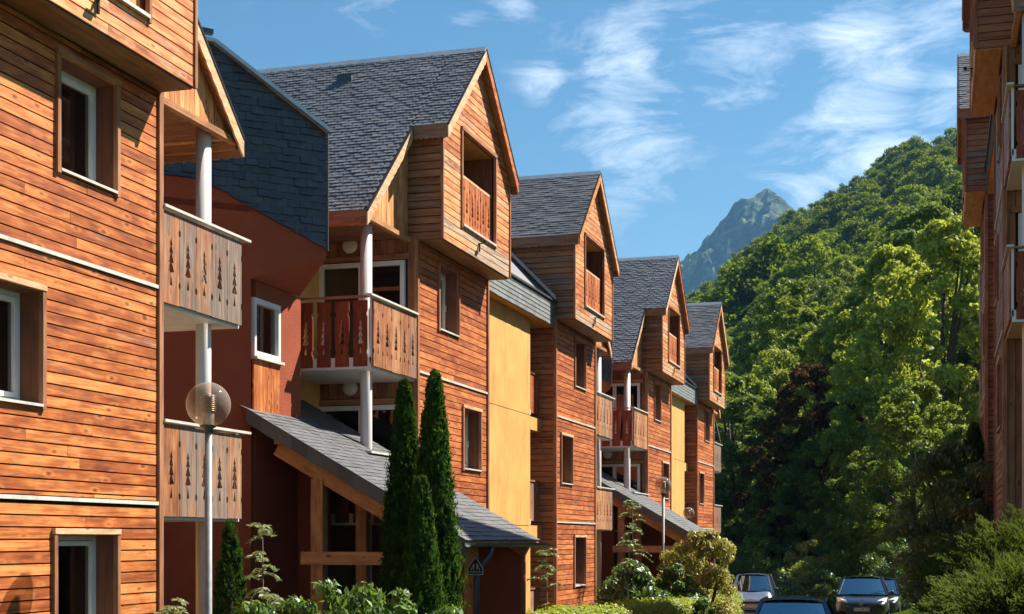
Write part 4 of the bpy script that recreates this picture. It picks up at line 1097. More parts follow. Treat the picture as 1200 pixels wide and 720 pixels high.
def blob_cloud(centers, radii, n, size, upbias=0.35, squash=0.8):
    """leaves near the shells of many blobs"""
    w = radii ** 2; idx = rng.choice(len(centers), n, p=w / w.sum())
    d = rng.normal(size=(n, 3)); d /= np.linalg.norm(d, axis=1, keepdims=True)
    d[:, 2] = np.where((d[:, 2] < -0.2) & (rng.random(n) < 0.6), -d[:, 2], d[:, 2])
    rr = radii[idx] * rng.uniform(0.25, 1.22, n) ** 0.75
    p = centers[idx] + d * rr[:, None] * np.array([1, 1, squash])
    nr = d + np.array([0, 0, upbias]) + rng.normal(size=(n, 3)) * 0.75
    tone = np.clip(0.5 + 0.24 * rng.normal(size=n) + 0.25 * (rng.random(len(centers))[idx] - 0.5), 0, 1)
    return p, nr, tone
def crown_blobs(H, Rw, base, nb, br=(0.16, 0.28), shape=1.0, lean=0.0):
    """blob centres filling an uneven egg from z=base to z=H"""
    c = []; r = []
    ph = rng.uniform(0, 6.28, 4)
    while len(c) < nb:
        t = rng.uniform(0, 1) ; z = base + (H - base) * t
        prof = (math.sin(math.pi * (0.12 + 0.86 * t) ** shape)) ** 0.75
        a = rng.uniform(0, 6.283)
        lob = 1 + 0.22 * math.sin(2 * a + ph[0] + 3 * t) + 0.16 * math.sin(3 * a + ph[1] - 5 * t)
        rad = Rw * prof * lob * rng.uniform(0.25, 0.92) ** 0.5
        b = Rw * rng.uniform(*br) * (0.75 + 0.4 * (1 - t))
        c.append((math.cos(a) * rad + lean * t, math.sin(a) * rad, z - b * 0.3)); r.append(b)
    return np.array(c), np.array(r)
def trunk_mb(H, rad, base, cents, nl=9, seed=0):
    mb = MB(); rr = random.Random(seed)
    pts = [(0, 0, -0.4)]; x = y = 0
    for i in range(1, 7):
        x += rr.uniform(-.03, .03) * H * 0.3; y += rr.uniform(-.03, .03) * H * 0.3; pts.append((x, y, H * 0.85 * i / 6))
    mb.tube(pts, [rad * (1.25 if i == 0 else 1 - 0.14 * i) for i in range(7)], M['bark'], 8)
    for k in range(nl):
        c = cents[rr.randrange(len(cents))]; t = min(0.8, max(0.15, (c[2] * 0.72) / (H * .85))); j = int(t * 6); p = Vector(pts[j]); q = Vector(c)
        mid = (p + q) / 2 + Vector((0, 0, -0.06 * H * rr.random()))
        mb.tube([p, mid, q], [rad * 0.42, rad * 0.26, rad * 0.08], M['bark'], 5, cap=False)
    return mb

L_ = {
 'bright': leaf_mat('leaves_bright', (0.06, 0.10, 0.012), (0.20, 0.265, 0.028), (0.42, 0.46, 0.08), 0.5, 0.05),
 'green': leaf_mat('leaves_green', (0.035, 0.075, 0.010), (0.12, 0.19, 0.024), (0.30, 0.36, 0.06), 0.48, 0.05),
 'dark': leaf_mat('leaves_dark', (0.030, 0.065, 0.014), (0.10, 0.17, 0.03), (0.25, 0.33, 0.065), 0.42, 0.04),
 'purple': leaf_mat('leaves_purple', (0.025, 0.016, 0.012), (0.08, 0.050, 0.028), (0.24, 0.14, 0.06), 0.35, 0.0),
 'far': leaf_mat('leaves_far', (0.022, 0.055, 0.008), (0.10, 0.165, 0.018), (0.26, 0.32, 0.04), 0.4, 0.0, objvar=0.55),
 'thuja': leaf_mat('leaves_thuja', (0.012, 0.035, 0.008), (0.035, 0.085, 0.014), (0.13, 0.21, 0.03), 0.25, 0.0),
 'cypress': leaf_mat('leaves_cypress', (0.013, 0.022, 0.005), (0.036, 0.056, 0.012), (0.105, 0.135, 0.026), 0.3, 0.0),
 'laurel': leaf_mat('leaves_laurel', (0.03, 0.075, 0.012), (0.075, 0.16, 0.022), (0.20, 0.30, 0.05), 0.32, 0.16, rough=0.45),
 'gloss': leaf_mat('leaves_bay', (0.045, 0.09, 0.02), (0.14, 0.23, 0.055), (0.32, 0.40, 0.11), 0.35, 0.2, rough=0.4),
 'hedge': leaf_mat('leaves_hedge', (0.06, 0.11, 0.010), (0.16, 0.24, 0.022), (0.36, 0.42, 0.05), 0.45, 0.1, rough=0.45),
 'photinia': leaf_mat('leaves_photinia', (0.08, 0.10, 0.018), (0.23, 0.25, 0.045), (0.48, 0.42, 0.11), 0.4, 0.12, rough=0.45),
 'ash': leaf_mat('leaves_ash', (0.07, 0.11, 0.03), (0.20, 0.26, 0.07), (0.42, 0.48, 0.17), 0.45, 0.3),
}
PROTO = {}
def tree_proto(key, kind, H, Rw, base, nb, nleaf, lsize, br=(0.16, 0.28), rad=0.22, shape=1.0, seed=0, whole=False, upbias=0.35):
    c, r = crown_blobs(H, Rw, base, nb, br, shape)
    p, nr, tone = blob_cloud(c, r, nleaf, lsize, upbias)
    v, f = leaf_quads(p, nr, lsize, 0.6)
    tk = trunk_mb(H, rad, base, [tuple(q) for q in c], 10, seed)
    if whole:
        o = leaf_object('forest_tree', v, f, tone, L_[kind], extra=tk, link=False); PROTO[key] = (o.data,)
    else:
        o = leaf_object('crown', v, f, tone, L_[kind], link=False)
        t = tk.build('trunk'); C.objects.unlink(t); PROTO[key] = (o.data, t.data)
def plant_tree(key, x, y, z, sc_, rz, name, label, cat, group=None):
    d = PROTO[key]
    if len(d) == 1:
        o = bpy.data.objects.new(name, d[0]); C.objects.link(o); o.location = (x, y, z); o.rotation_euler = (0, 0, rz); o.scale = sc_
        return tag(o, label, cat, group)
    r = empty(name, (x, y, z), rz); r.scale = sc_; tag(r, label, cat, group)
    for nm, me in (('crown', d[0]), ('trunk', d[1])):
        o = bpy.data.objects.new(nm, me); C.objects.link(o); o.parent = r
    return r

# far trees of the slope: six crowns shared by all of them
for i in range(6):
    tree_proto(f'far{i}', 'far', 8.5, 4.4, 0.8, 48, 6500, 0.46, br=(0.16, 0.32), rad=0.2, seed=i, whole=True, upbias=0.5)
for i in range(3):
    tree_proto(f'mid{i}', 'green', 13.0, 5.0, 1.5, 170, 26000, 0.30, br=(0.09, 0.19), seed=10 + i, whole=True, upbias=0.45)
slope = []
r = 128.0
def vis(th): return -12.5 < th < 3.2
while r < 640:
    sp = 6.6 if r > 230 else 7.6
    th = -14.0 + random.uniform(0, 1)
    while th < 4.5:
        rr = r + random.uniform(-2.6, 2.6); tt = th + random.uniform(-1, 1) * math.degrees(1.9 / r)
        slope.append((rr, tt)); th += math.degrees(sp / r)
    r += sp * 0.86
slope.sort()
cnt = 0; rest = []
for rr, tt in slope:
    x, y = rr * math.sin(R(tt)), rr * math.cos(R(tt)); z = hill_z(x, y)
    big = noise.noise(Vector((x * 0.02, y * 0.02, 9.0)))
    if rr < 230:
        k = f'mid{random.randrange(3)}'; s_ = random.uniform(0.62, 1.0) * (1 + 0.25 * big)
    else:
        k = f'far{random.randrange(6)}'; s_ = random.choice((0.75, 0.95, 1.1, 1.3, 1.6)) * random.uniform(0.9, 1.1) * (1 + 0.35 * big)
    if cnt < 290:
        plant_tree(k, x, y, z - 0.5, (s_, s_, s_ * random.uniform(0.9, 1.2)), random.uniform(0, 6.28), 'forest_tree', 'leafy green tree in the dense wood covering the slope behind the chalets', 'tree', 'trees of the wooded slope'); cnt += 1
    else: rest.append((x, y, z - 0.5, s_))
# the remaining trees of the slope as one mass: instances on points
me = bpy.data.meshes.new('wooded_slope'); me.from_pydata([q[:3] for q in rest], [], [])
at = me.attributes.new('size', 'FLOAT', 'POINT'); at.data.foreach_set('value', [q[3] for q in rest])
fo = bpy.data.objects.new('wooded_slope', me); C.objects.link(fo); tag(fo, 'distant leafy trees covering the upper slope to its skyline', 'forest', kind='stuff')
src = bpy.data.collections.new('slope_tree_sources')
for i in range(6): src.objects.link(bpy.data.objects.new('slope_tree', PROTO[f'far{i}'][0]))
ng = bpy.data.node_groups.new('wooded_slope', 'GeometryNodeTree')
ng.interface.new_socket('Geometry', in_out='INPUT', socket_type='NodeSocketGeometry'); ng.interface.new_socket('Geometry', in_out='OUTPUT', socket_type='NodeSocketGeometry')
gi, go = ng.nodes.new('NodeGroupInput'), ng.nodes.new('NodeGroupOutput')
ci = ng.nodes.new('GeometryNodeCollectionInfo'); ci.inputs['Collection'].default_value = src; ci.inputs['Separate Children'].default_value = True; ci.inputs['Reset Children'].default_value = True
iop = ng.nodes.new('GeometryNodeInstanceOnPoints'); iop.inputs['Pick Instance'].default_value = True
na = ng.nodes.new('GeometryNodeInputNamedAttribute'); na.data_type = 'FLOAT'; na.inputs['Name'].default_value = 'size'
rv_ = ng.nodes.new('FunctionNodeRandomValue'); rv_.data_type = 'FLOAT_VECTOR'; rv_.inputs[0].default_value = (0, 0, 0); rv_.inputs[1].default_value = (0.1, 0.1, 6.28)
ri = ng.nodes.new('FunctionNodeRandomValue'); ri.data_type = 'INT'; ri.inputs[4].default_value = 0; ri.inputs[5].default_value = 5
l = ng.links.new
l(gi.outputs[0], iop.inputs['Points']); l(ci.outputs[0], iop.inputs['Instance']); l(ri.outputs[2], iop.inputs['Instance Index']); l(rv_.outputs[0], iop.inputs['Rotation']); l(na.outputs[0], iop.inputs['Scale']); l(iop.outputs[0], go.inputs[0])
md = fo.modifiers.new('trees', 'NODES'); md.node_group = ng

# near trees at the end of the drive: individual crowns
def at_px(u, dist):
    o = (u - 600) / 1691.0
    return (dist * (-0.2846 + 0.9586 * o), dist * (0.9586 + 0.2846 * o))
def gz_any(x, y): return ground_z(x, y) if math.hypot(x, y) < 92 else hill_z(x, y)
tree_proto('n0', 'bright', 16, 4.6, 1.2, 300, 64000, 0.21, br=(0.06, 0.15), rad=0.26, seed=31, shape=0.9)
tree_proto('n1', 'green', 14, 4.4, 1.0, 280, 60000, 0.20, br=(0.06, 0.15), rad=0.24, seed=32)
tree_proto('n2', 'dark', 14, 4.2, 0.6, 220, 50000, 0.21, br=(0.07, 0.16), rad=0.28, seed=33)
tree_proto('n3', 'purple', 12, 3.0, 1.0, 180, 42000, 0.18, br=(0.08, 0.18), rad=0.2, seed=34, shape=0.95)
tree_proto('n4', 'bright', 9, 3.4, 0.8, 160, 36000, 0.16, br=(0.07, 0.17), rad=0.16, seed=35)
near = [
 # key, px, distance, height m, width factor, name, label, cat
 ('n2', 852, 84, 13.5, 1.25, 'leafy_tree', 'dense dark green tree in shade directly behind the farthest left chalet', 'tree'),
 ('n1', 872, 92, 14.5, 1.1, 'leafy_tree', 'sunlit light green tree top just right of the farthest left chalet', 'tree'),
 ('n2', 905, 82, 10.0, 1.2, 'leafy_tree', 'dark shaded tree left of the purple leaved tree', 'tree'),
 ('n4', 905, 98, 16.0, 0.8, 'leafy_tree', 'slim light green tree peeping out left of the purple leaved tree', 'tree'),
 ('n3', 948, 78, 13.4, 1.0, 'purple_leaved_tree', 'purple brown leaved tree among the green trees at the road end', 'tree'),
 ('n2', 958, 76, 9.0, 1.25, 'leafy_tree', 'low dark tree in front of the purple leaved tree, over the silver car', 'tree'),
 ('n1', 1008, 74, 11.6, 0.85, 'leafy_tree', 'mid green tree with sunlit top right beside the purple leaved tree', 'tree'),
 ('n0', 1050, 86, 21.5, 1.05, 'leafy_tree', 'tall bright green tree, highest of the road end trees, centre of the wood', 'tree'),
 ('n0', 1110, 78, 21.0, 1.1, 'leafy_tree', 'tall pale green tree beside the shaded right hand chalet', 'tree'),
 ('n1', 1150, 92, 24.0, 1.0, 'leafy_tree', 'tall green tree mostly behind the shaded right hand chalet', 'tree'),
 ('n0', 1010, 100, 19.0, 1.0, 'leafy_tree', 'bright green tree behind and above the purple leaved tree', 'tree'),
 ('n1', 1075, 66, 10.5, 1.1, 'leafy_tree', 'green tree on thin trunks right above the black parked car', 'tree'),
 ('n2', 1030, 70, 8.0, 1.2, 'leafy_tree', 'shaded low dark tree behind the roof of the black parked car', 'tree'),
 ('n1', 960, 106, 18.0, 1.1, 'leafy_tree', 'green tree on the first rise behind the purple leaved tree', 'tree'),
 ('n2', 1085, 104, 24.0, 1.1, 'leafy_tree', 'dark crowned tree showing between the two tallest bright trees', 'tree'),
 ('n1', 925, 118, 20.0, 1.0, 'leafy_tree', 'rounded green tree on the slope above the slim light green tree', 'tree'),
 ('n2', 800, 90, 12.0, 1.2, 'leafy_tree', 'dark tree hidden behind the farthest gables of the left row', 'tree'),
 ('n1', 1190, 80, 18.0, 1.1, 'leafy_tree', 'green tree growing behind the right hand chalets', 'tree'),
]
HH = {'n0': 16, 'n1': 14, 'n2': 14, 'n3': 12, 'n4': 9}
for i, (k, u, d, H, wf, nm, lb, ct) in enumerate(near):
    x, y = at_px(u, d); s_ = H / HH[k]
    plant_tree(k, x, y, gz_any(x, y) - 0.2, (s_ * wf * (0.9 if s_ > 1.2 else 1), s_ * wf * (0.9 if s_ > 1.2 else 1), s_), i * 1.7, nm, lb, ct)

# ---- shrubs
def shrub(name, kind, x, y, z, H, Rw, n, ls, label, cat, group=None, nb=60, br=(0.2, 0.36), aspect=0.5, ry=None, shape=1.15, stems=6, base=0.0, up=0.5):
    c, r = crown_blobs(H, Rw, base, nb, br, shape)
    if ry: c[:, 1] *= ry / Rw
    p, nr, tone = blob_cloud(c, r, n, ls, up)
    along = (p - np.array([0, 0, H * 0.1])); along /= np.linalg.norm(along, axis=1, keepdims=True)
    v, f = leaf_quads(p, nr, ls, aspect, along=along)
    root = tag(empty(name, (x, y, z)), label, cat, group)
    leaf_object('foliage', v, f, tone, L_[kind], root)
    mb = MB()
    for k in range(stems):
        q = c[random.randrange(len(c))]
        mb.tube([(random.uniform(-.15, .15), random.uniform(-.15, .15), -0.2), (q[0] * .5, q[1] * .5, q[2] * 0.6), tuple(q)], [0.035, 0.025, 0.01], M['bark'], 5, cap=False)
    mb.build('stem', root); return root
# columnar thujas: narrow flame of upright sprays
def thuja(name, x, y, H, Rw, n, label, kind='thuja', cat='conifer', group=None, z=0.0, ls=0.055, top=0.5, cone=False):
    h = rng.random(n) ** (1.5 if cone else 1.12); 
    prof = (1 - h) ** (0.9 if cone else 0.62) * (1 - 0.35 * np.exp(-h * 14)) * (1.0 + 0.0 * h)
    a = rng.uniform(0, 2 * np.pi, n)
    lump = 1 + 0.13 * np.sin(3 * a + h * 14) + 0.13 * np.sin(5 * a - h * 31 + 1) + 0.11 * np.sin(8 * a + h * 57) + 0.10 * np.sin(13 * a - h * 90) + 0.25 * (rng.random(n) > 0.985)
    rad = Rw * prof * lump * (1 - 0.42 * rng.random(n) ** 2.2)
    # tufts
    tu = rng.normal(size=(n, 3)) * 0.02
    p = np.stack([np.cos(a) * rad, np.sin(a) * rad, h * H], axis=1) + tu
    k_ = int(n * 0.72); nt_ = max(60, n // 75); ti = rng.integers(0, nt_, k_); ta = rng.uniform(0, 2 * np.pi, nt_)[ti]; th0 = (rng.random(nt_) ** 1.1)[ti] * 0.97
    tp = (1 - th0) ** (0.9 if cone else 0.7) * (1 - 0.35 * np.exp(-th0 * 14)); tr_ = Rw * tp * (0.70 + 0.22 * rng.random(nt_))[ti]
    tt_ = rng.random(k_); sl_ = (0.14 + 0.16 * rng.random(nt_))[ti] * min(1.0, H / 3.0) * (1.05 - 0.6 * th0)
    p[:k_, 0] = np.cos(ta) * (tr_ + tt_ * sl_ * 0.42); p[:k_, 1] = np.sin(ta) * (tr_ + tt_ * sl_ * 0.42); p[:k_, 2] = np.minimum(th0 * H + tt_ * sl_, H * 1.01)
    p[:k_] += rng.normal(size=(k_, 3)) * (0.030 * (1.1 - tt_))[:, None]; a[:k_] = ta; h[:k_] = th0 * 0.5 + tt_ * 0.0
    out = np.stack([np.cos(a), np.sin(a), np.full(n, 0.25)], axis=1) + rng.normal(size=(n, 3)) * 0.55
    along = np.stack([np.cos(a) * 0.55, np.sin(a) * 0.55, np.full(n, 1.0)], axis=1)
    cl = 0.5 + 0.28 * np.sin(4 * a + h * 40) * np.sin(h * 75 + 2 * a)
    tone = np.clip(cl * 0.55 + 0.22 + 0.15 * rng.normal(size=n), 0, 1)
    tone[:k_] = np.clip(0.22 + 0.5 * tt_ + 0.14 * rng.normal(size=nt_)[ti] + 0.08 * rng.normal(size=k_), 0, 1)
    v, f = leaf_quads(p, out, ls, 0.42, along=along)
    root = tag(empty(name, (x, y, z)), label, cat, group)
    leaf_object('foliage', v, f, tone, L_[kind], root)
    mb = MB(); mb.tube([(0, 0, -0.1), (0, 0, H * 0.5), (0, 0, H * 0.93)], [0.07, 0.05, 0.01], M['bark'], 7); mb.build('trunk', root)
    return root
x, y = at_px(474, 20.6); thuja('thuja', x, y, 2.75 + (632.5 - 446) / 1691 * 20.6, 0.47, 74000, 'left of the two tall columnar thujas in front of the porch', group='tall thujas before the porch')
x, y = at_px(509, 20.2); thuja('thuja', x, y, 2.75 + (632.5 - 436) / 1691 * 20.2, 0.49, 78000, 'right and slightly taller of the two columnar thujas in front of the porch', group='tall thujas before the porch')
x, y = at_px(494, 19.4); thuja('thuja', x, y, 2.75 + (632.5 - 560) / 1691 * 19.4, 0.42, 44000, 'shorter thuja nestled in front between the two tall ones', group='tall thujas before the porch')
x, y = at_px(270, 17.0); thuja('dwarf_conifer', x, y, 2.75 + 20 / 1691 * 17.0, 0.33, 15000, 'small dark pointed conifer standing right of the grey lamp post', cat='conifer', ls=0.05)
# ash-like saplings with tiers of feathery leaves
def sapling(x, y, H, label, tiers=8, reach=0.36, kind='ash', bare=0.35):
    root = tag(empty('sapling', (x, y, 0)), label, 'sapling')
    mb = MB(); mb.tube([(0, 0, -0.1), (0.02, 0, H * 0.5), (0.0, 0.02, H)], [0.022, 0.015, 0.006], M['twig'], 6)
    P = []; Nn = []; A = []
    for t in range(tiers):
        z = H * (bare + (1 - bare) * t / (tiers - 1)); k = 4 if t < tiers - 1 else 5; L = reach * (1.05 - 0.55 * (t / tiers))
        for j in range(k):
            a = t * 1.1 + j * 2 * math.pi / k + random.uniform(-.2, .2); ll = L * random.uniform(0.8, 1.15)
            pts = []; lift = random.uniform(0.35, 0.95)
            for s_ in np.linspace(0.12, 1, 9):
                pts.append((math.cos(a) * ll * s_, math.sin(a) * ll * s_, z + ll * (lift * s_ - 0.75 * s_ * s_)))
            z_ = random.uniform(-.13, .13); pts = [(q[0], q[1], q[2] + z_) for q in pts]
            mb.tube([(0, 0, z + z_), pts[4], pts[8]], [0.006, 0.004, 0.002], M['twig'], 4, cap=False)
            for q in pts:
                for sg_ in (-1, 1):
                    dx_, dy_ = -math.sin(a) * sg_, math.cos(a) * sg_; o_ = 0.038
                    P.append((q[0] + dx_ * o_, q[1] + dy_ * o_, q[2])); Nn.append((random.uniform(-.7, .7), random.uniform(-1.1, .1), 1)); A.append((dx_ + 0.5 * math.cos(a), dy_ + 0.5 * math.sin(a), -0.35))
    v, f = leaf_quads(np.array(P), np.array(Nn), 0.095, 0.40, along=np.array(A))
    leaf_object('foliage', v, f, np.clip(rng.normal(0.6, 0.2, len(P)), 0, 1), L_[kind], root)
    mb.build('stem', root)
x, y = at_px(307, 17.6); sapling(x, y, 2.78, 'feathery light green sapling right of the small dark conifer', 8, 0.33)
x, y = at_px(741, 40.0); sapling(x, y, 3.75, 'tall thin sapling with tiered leaves before the farther porch', 9, 0.55, 'laurel', 0.45)
x, y = at_px(203, 16.4); sapling(x, y, 1.95, 'little light green seedling at the foot of the nearest chalet', 3, 0.26, bare=0.8)
x, y = at_px(640, 27.5); sapling(x, y, 2.55, 'small leafy shoot sticking out beside the porch wall end', 3, 0.3, 'laurel', bare=0.75)

# laurels below the porch
for i, (u, d, yt, rw, lb) in enumerate([(348, 17.8, 706, 0.5, 'low laurel bush at the left of the bushes below the porch'), (385, 17.4, 684, 0.62, 'leafy laurel bush below the porch post'), (425, 17.2, 688, 0.62, 'bright green laurel bush just left of the tall thujas'), (461, 16.6, 694, 0.45, 'laurel bush touching the foot of the left thuja'), (300, 16.6, 712, 0.45, 'low dark laurel at the foot of the feathery sapling'), (520, 16.8, 716, 0.5, 'low laurel at the foot of the right thuja')]):
    x, y = at_px(u, d); H = 2.75 - (yt - 632.5) / 1691 * d
    shrub('laurel_bush', 'laurel', x, y, 0, H, rw, 2600, 0.125, lb, 'bush', 'laurel bushes below the porch', nb=40, br=(0.25, 0.42), aspect=0.36, stems=8)
# clipped light green hedge beside the drive
def hedge(pts, wd, n, kind, label, ls=0.09):
    root = tag(empty('hedge', (pts[0][0], pts[0][1], 0)), label, 'hedge')
    b0 = pts[0]; P = []; Nn = []; T = []
    segs = list(zip(pts, pts[1:])); Ls = [math.hypot(b[0] - a[0], b[1] - a[1]) for a, b in segs]; tot = sum(Ls)
    for (a, b), L in zip(segs, Ls):
        k = int(n * L / tot); s_ = rng.random(k); an = rng.uniform(-0.25 * np.pi, 1.25 * np.pi, k)
        H = a[2] + (b[2] - a[2]) * s_
        wob = 1 + 0.14 * np.sin(s_ * L * 4.1) * np.sin(an * 3 + s_ * L * 2.2) + 0.10 * rng.normal(size=k)
        cx, cz = np.sign(np.cos(an)) * np.abs(np.cos(an)) ** 0.6 * wd * wob, np.sign(np.sin(an)) * np.abs(np.sin(an)) ** 0.6
        z = np.where(cz > 0, H - 0.45 + 0.45 * cz * wob, (H - 0.45) * rng.random(k))
        dxn, dyn = (b[0] - a[0]) / L, (b[1] - a[1]) / L
        P.append(np.stack([a[0] + (b[0] - a[0]) * s_ + dyn * cx - b0[0], a[1] + (b[1] - a[1]) * s_ - dxn * cx - b0[1], z], axis=1))
        Nn.append(np.stack([dyn * cx, -dxn * cx, np.abs(cz) * 0.6 + 0.3], axis=1) + rng.normal(size=(k, 3)) * 0.35)
        T.append(np.clip(0.5 + 0.2 * rng.normal(size=k) + 0.12 * np.sin(s_ * L * 3), 0, 1))
    P = np.concatenate(P); v, f = leaf_quads(P, np.concatenate(Nn), ls, 0.45)
    leaf_object('foliage', v, f, np.concatenate(T), L_[kind], root)
    mb = MB()
    for (a, b), L in zip(segs, Ls):
        for k in range(int(L / 0.5)):
            f_ = (k + .5) * 0.5 / L; xx, yy = a[0] + (b[0] - a[0]) * f_ - b0[0], a[1] + (b[1] - a[1]) * f_ - b0[1]
            mb.tube([(xx, yy, -0.05), (xx + .05, yy, a[2] * 0.85)], [0.02, 0.01], M['bark'], 5, cap=False)
    mb.build('stem', root)
hedge([(-7.05, 24.6, 1.42), (-6.9, 30, 1.28), (-6.8, 38, 1.12), (-6.7, 47.2, 0.98)], 0.5, 42000, 'hedge', 'yellow green clipped hedge running between the chalets and the drive')
x, y = at_px(826, 41.3); shrub('photinia_shrub', 'photinia', x, y, 0, 2.95, 1.12, 15000, 0.115, 'large yellow and pink tinged shrub beside the silver car', 'shrub', nb=70, br=(0.12, 0.34), aspect=0.42, shape=1.05)
x, y = at_px(838, 44.5); shrub('photinia_shrub', 'photinia', x, y, 0, 2.6, 0.5, 6000, 0.10, 'smaller right lobe of yellowish shrub just left of the silver car', 'shrub', nb=40, br=(0.22, 0.36), aspect=0.42, shape=0.9)
x, y = at_px(738, 38.5); shrub('leafy_shrub', 'laurel', x, y, 0, 2.1, 1.05, 9000, 0.14, 'green broad leaved shrub below the tall sapling, left of the second lamp post', 'shrub', nb=50, aspect=0.45)
x, y = at_px(790, 40.5); shrub('leafy_shrub', 'laurel', x, y, 0, 2.0, 0.7, 5000, 0.13, 'green shrub at the foot of the second lamp post', 'shrub', nb=40, aspect=0.45)
x, y = at_px(822, 38.0); shrub('leafy_shrub', 'laurel', x, y, 0, 1.15, 0.5, 3500, 0.11, 'low bright shrub at the far end of the clipped hedge', 'shrub', nb=30, aspect=0.35)
# undergrowth at the road end
for (u, d, H, rw, kd, lb) in [(935, 66, 2.2, 1.7, 'hedge', 'sunlit yellow green bush at the road end between the two parked cars'), (912, 62, 1.7, 1.1, 'laurel', 'green bush right behind the silver car'), (960, 63, 1.9, 1.2, 'laurel', 'green bush left of the black car at the road end'), (948, 69, 3.3, 1.2, 'photinia', 'pale yellowish small tree rising over the sunlit bush'), (1052, 60, 3.2, 1.6, 'laurel', 'green bush behind the right side of the black car'), (985, 66, 2.6, 1.5, 'dark', 'dark shaded bush behind the black car'), (880, 70, 3.4, 1.8, 'dark', 'dark shaded bush behind the silver car')]:
    x, y = at_px(u, d); shrub('road_end_bush', kd, x, y, ground_z(x, y), H, rw, 7000, 0.14, lb, 'bush', 'bushes at the road end', nb=45)
# right bank: cypress hedge bushes, laurel mass, dark column
for (xx, yy, H, rw, lb) in [(0.95, 13.2, 0.7, 1.0, 'feathery olive green cypress bush nearest the camera, bottom right corner'), (0.75, 16.6, 0.85, 1.0, 'feathery cypress bush at the bottom edge, second from the right corner'), (1.0, 19.6, 1.15, 1.2, 'tallest feathery cypress bush under the shaded chalet balcony'), (0.55, 21.6, 0.9, 0.8, 'low spreading cypress bush between the black car and the right bank'), (0.65, 24.6, 1.2, 1.0, 'farther cypress bush in front of the glossy leaved bush')]:
    z = ground_z(xx, yy)
    NF, NL = 560, 64
    c, r_ = crown_blobs(H, rw * 0.9, -0.2, 30, (0.2, 0.5), 1.2)
    pr = rng.permutation(NF)
    az_ = rng.uniform(0, 2 * np.pi, NF); el_ = np.arcsin(rng.uniform(-0.1, 1.0, NF))
    ln_f = rng.uniform(0.72, 1.18, NF)
    dr = np.stack([np.cos(az_) * np.cos(el_), np.sin(az_) * np.cos(el_), np.sin(el_)], axis=1)
    tips = dr * np.array([rw, rw, H]) * ln_f[:, None]
    t_ = rng.uniform(0.45, 1.0, (NF, NL))
    droop = 0.22 * t_ ** 3
    base_p = tips[:, None, :] * t_[:, :, None]
    side = np.cross(dr, [0, 0, 1.0]); side /= (np.linalg.norm(side, axis=1, keepdims=True) + 1e-6)
    off_ = rng.uniform(-1, 1, (NF, NL)) * (1.08 - t_) * 0.30 * rw
    p = base_p + side[:, None, :] * off_[:, :, None] + rng.normal(size=(NF, NL, 3)) * 0.018
    p[:, :, 2] -= droop * rw * 0.6 - 0.10
    al = dr[:, None, :] + side[:, None, :] * np.sign(off_)[:, :, None] * 0.7 + np.array([0, 0, 0.1])
    nr = np.cross(np.broadcast_to(dr[:, None, :], p.shape), side[:, None, :]) + rng.normal(size=p.shape) * 0.35
    p = p.reshape(-1, 3); al = al.reshape(-1, 3); nr = nr.reshape(-1, 3)
    tone = np.clip((0.30 + 0.45 * (t_ - 0.45) / 0.55 + rng.normal(size=(NF, 1)) * 0.14 + rng.normal(size=(NF, NL)) * 0.1).reshape(-1), 0, 1)
    v, f = leaf_quads(p, nr, 0.075, 0.22, along=al)
    root = tag(empty('cypress_bush', (xx, yy, z)), lb, 'bush', 'cypress bushes on the right bank'); leaf_object('foliage', v, f, tone, L_['cypress'], root)
    mb = MB()
    for k in range(22):
        q = c[random.randrange(len(c))]; mb.tube([(0, 0, 0), (q[0] * .6, q[1] * .6, q[2] * .5), tuple(q)], [0.03, 0.018, 0.006], M['bark'], 5, cap=False)
    mb.build('stem', root)
x, y = at_px(1112, 36); shrub('bay_bush', 'gloss', x, y, ground_z(x, y), 4.0, 1.35, 24000, 0.13, 'big glossy dark leaved bush left of the shaded chalet corner', 'bush', nb=90, br=(0.18, 0.3), aspect=0.36, shape=0.95)
x, y = at_px(1098, 41); shrub('bay_bush', 'gloss', x, y, ground_z(x, y), 3.0, 0.9, 13000, 0.12, 'lower glossy dark bush right beside the black car', 'bush', nb=60, br=(0.2, 0.34), aspect=0.38)
x, y = at_px(1141, 37.5); thuja('dark_conifer', x, y, 4.0, 0.8, 16000, 'dark columnar conifer against the shaded chalet corner', cat='conifer', z=ground_z(x, y), ls=0.10)
# grass tufts by the drive
n = 26000
gx_ = rng.uniform(-9.2, -6.1, n); gy_ = rng.uniform(14, 50, n); k2 = n // 3
gx_[:k2] = rng.uniform(-1.8, 1.0, k2); gy_[:k2] = rng.uniform(25, 62, k2)
gz_ = np.array([ground_z(a, b) for a, b in zip(gx_, gy_)])
p = np.stack([gx_, gy_, gz_ + 0.07], axis=1); nr = rng.normal(size=(n, 3)) * np.array([1, 1, 0.2])
v, f = leaf_quads(p, nr, 0.2, 0.14, along=np.tile([0, 0, 1.0], (n, 1)))
go_ = leaf_object('grass', v, f, rng.random(n), M['grass']); tag(go_, 'rough grass growing along the drive and bank', 'grass', kind='stuff')

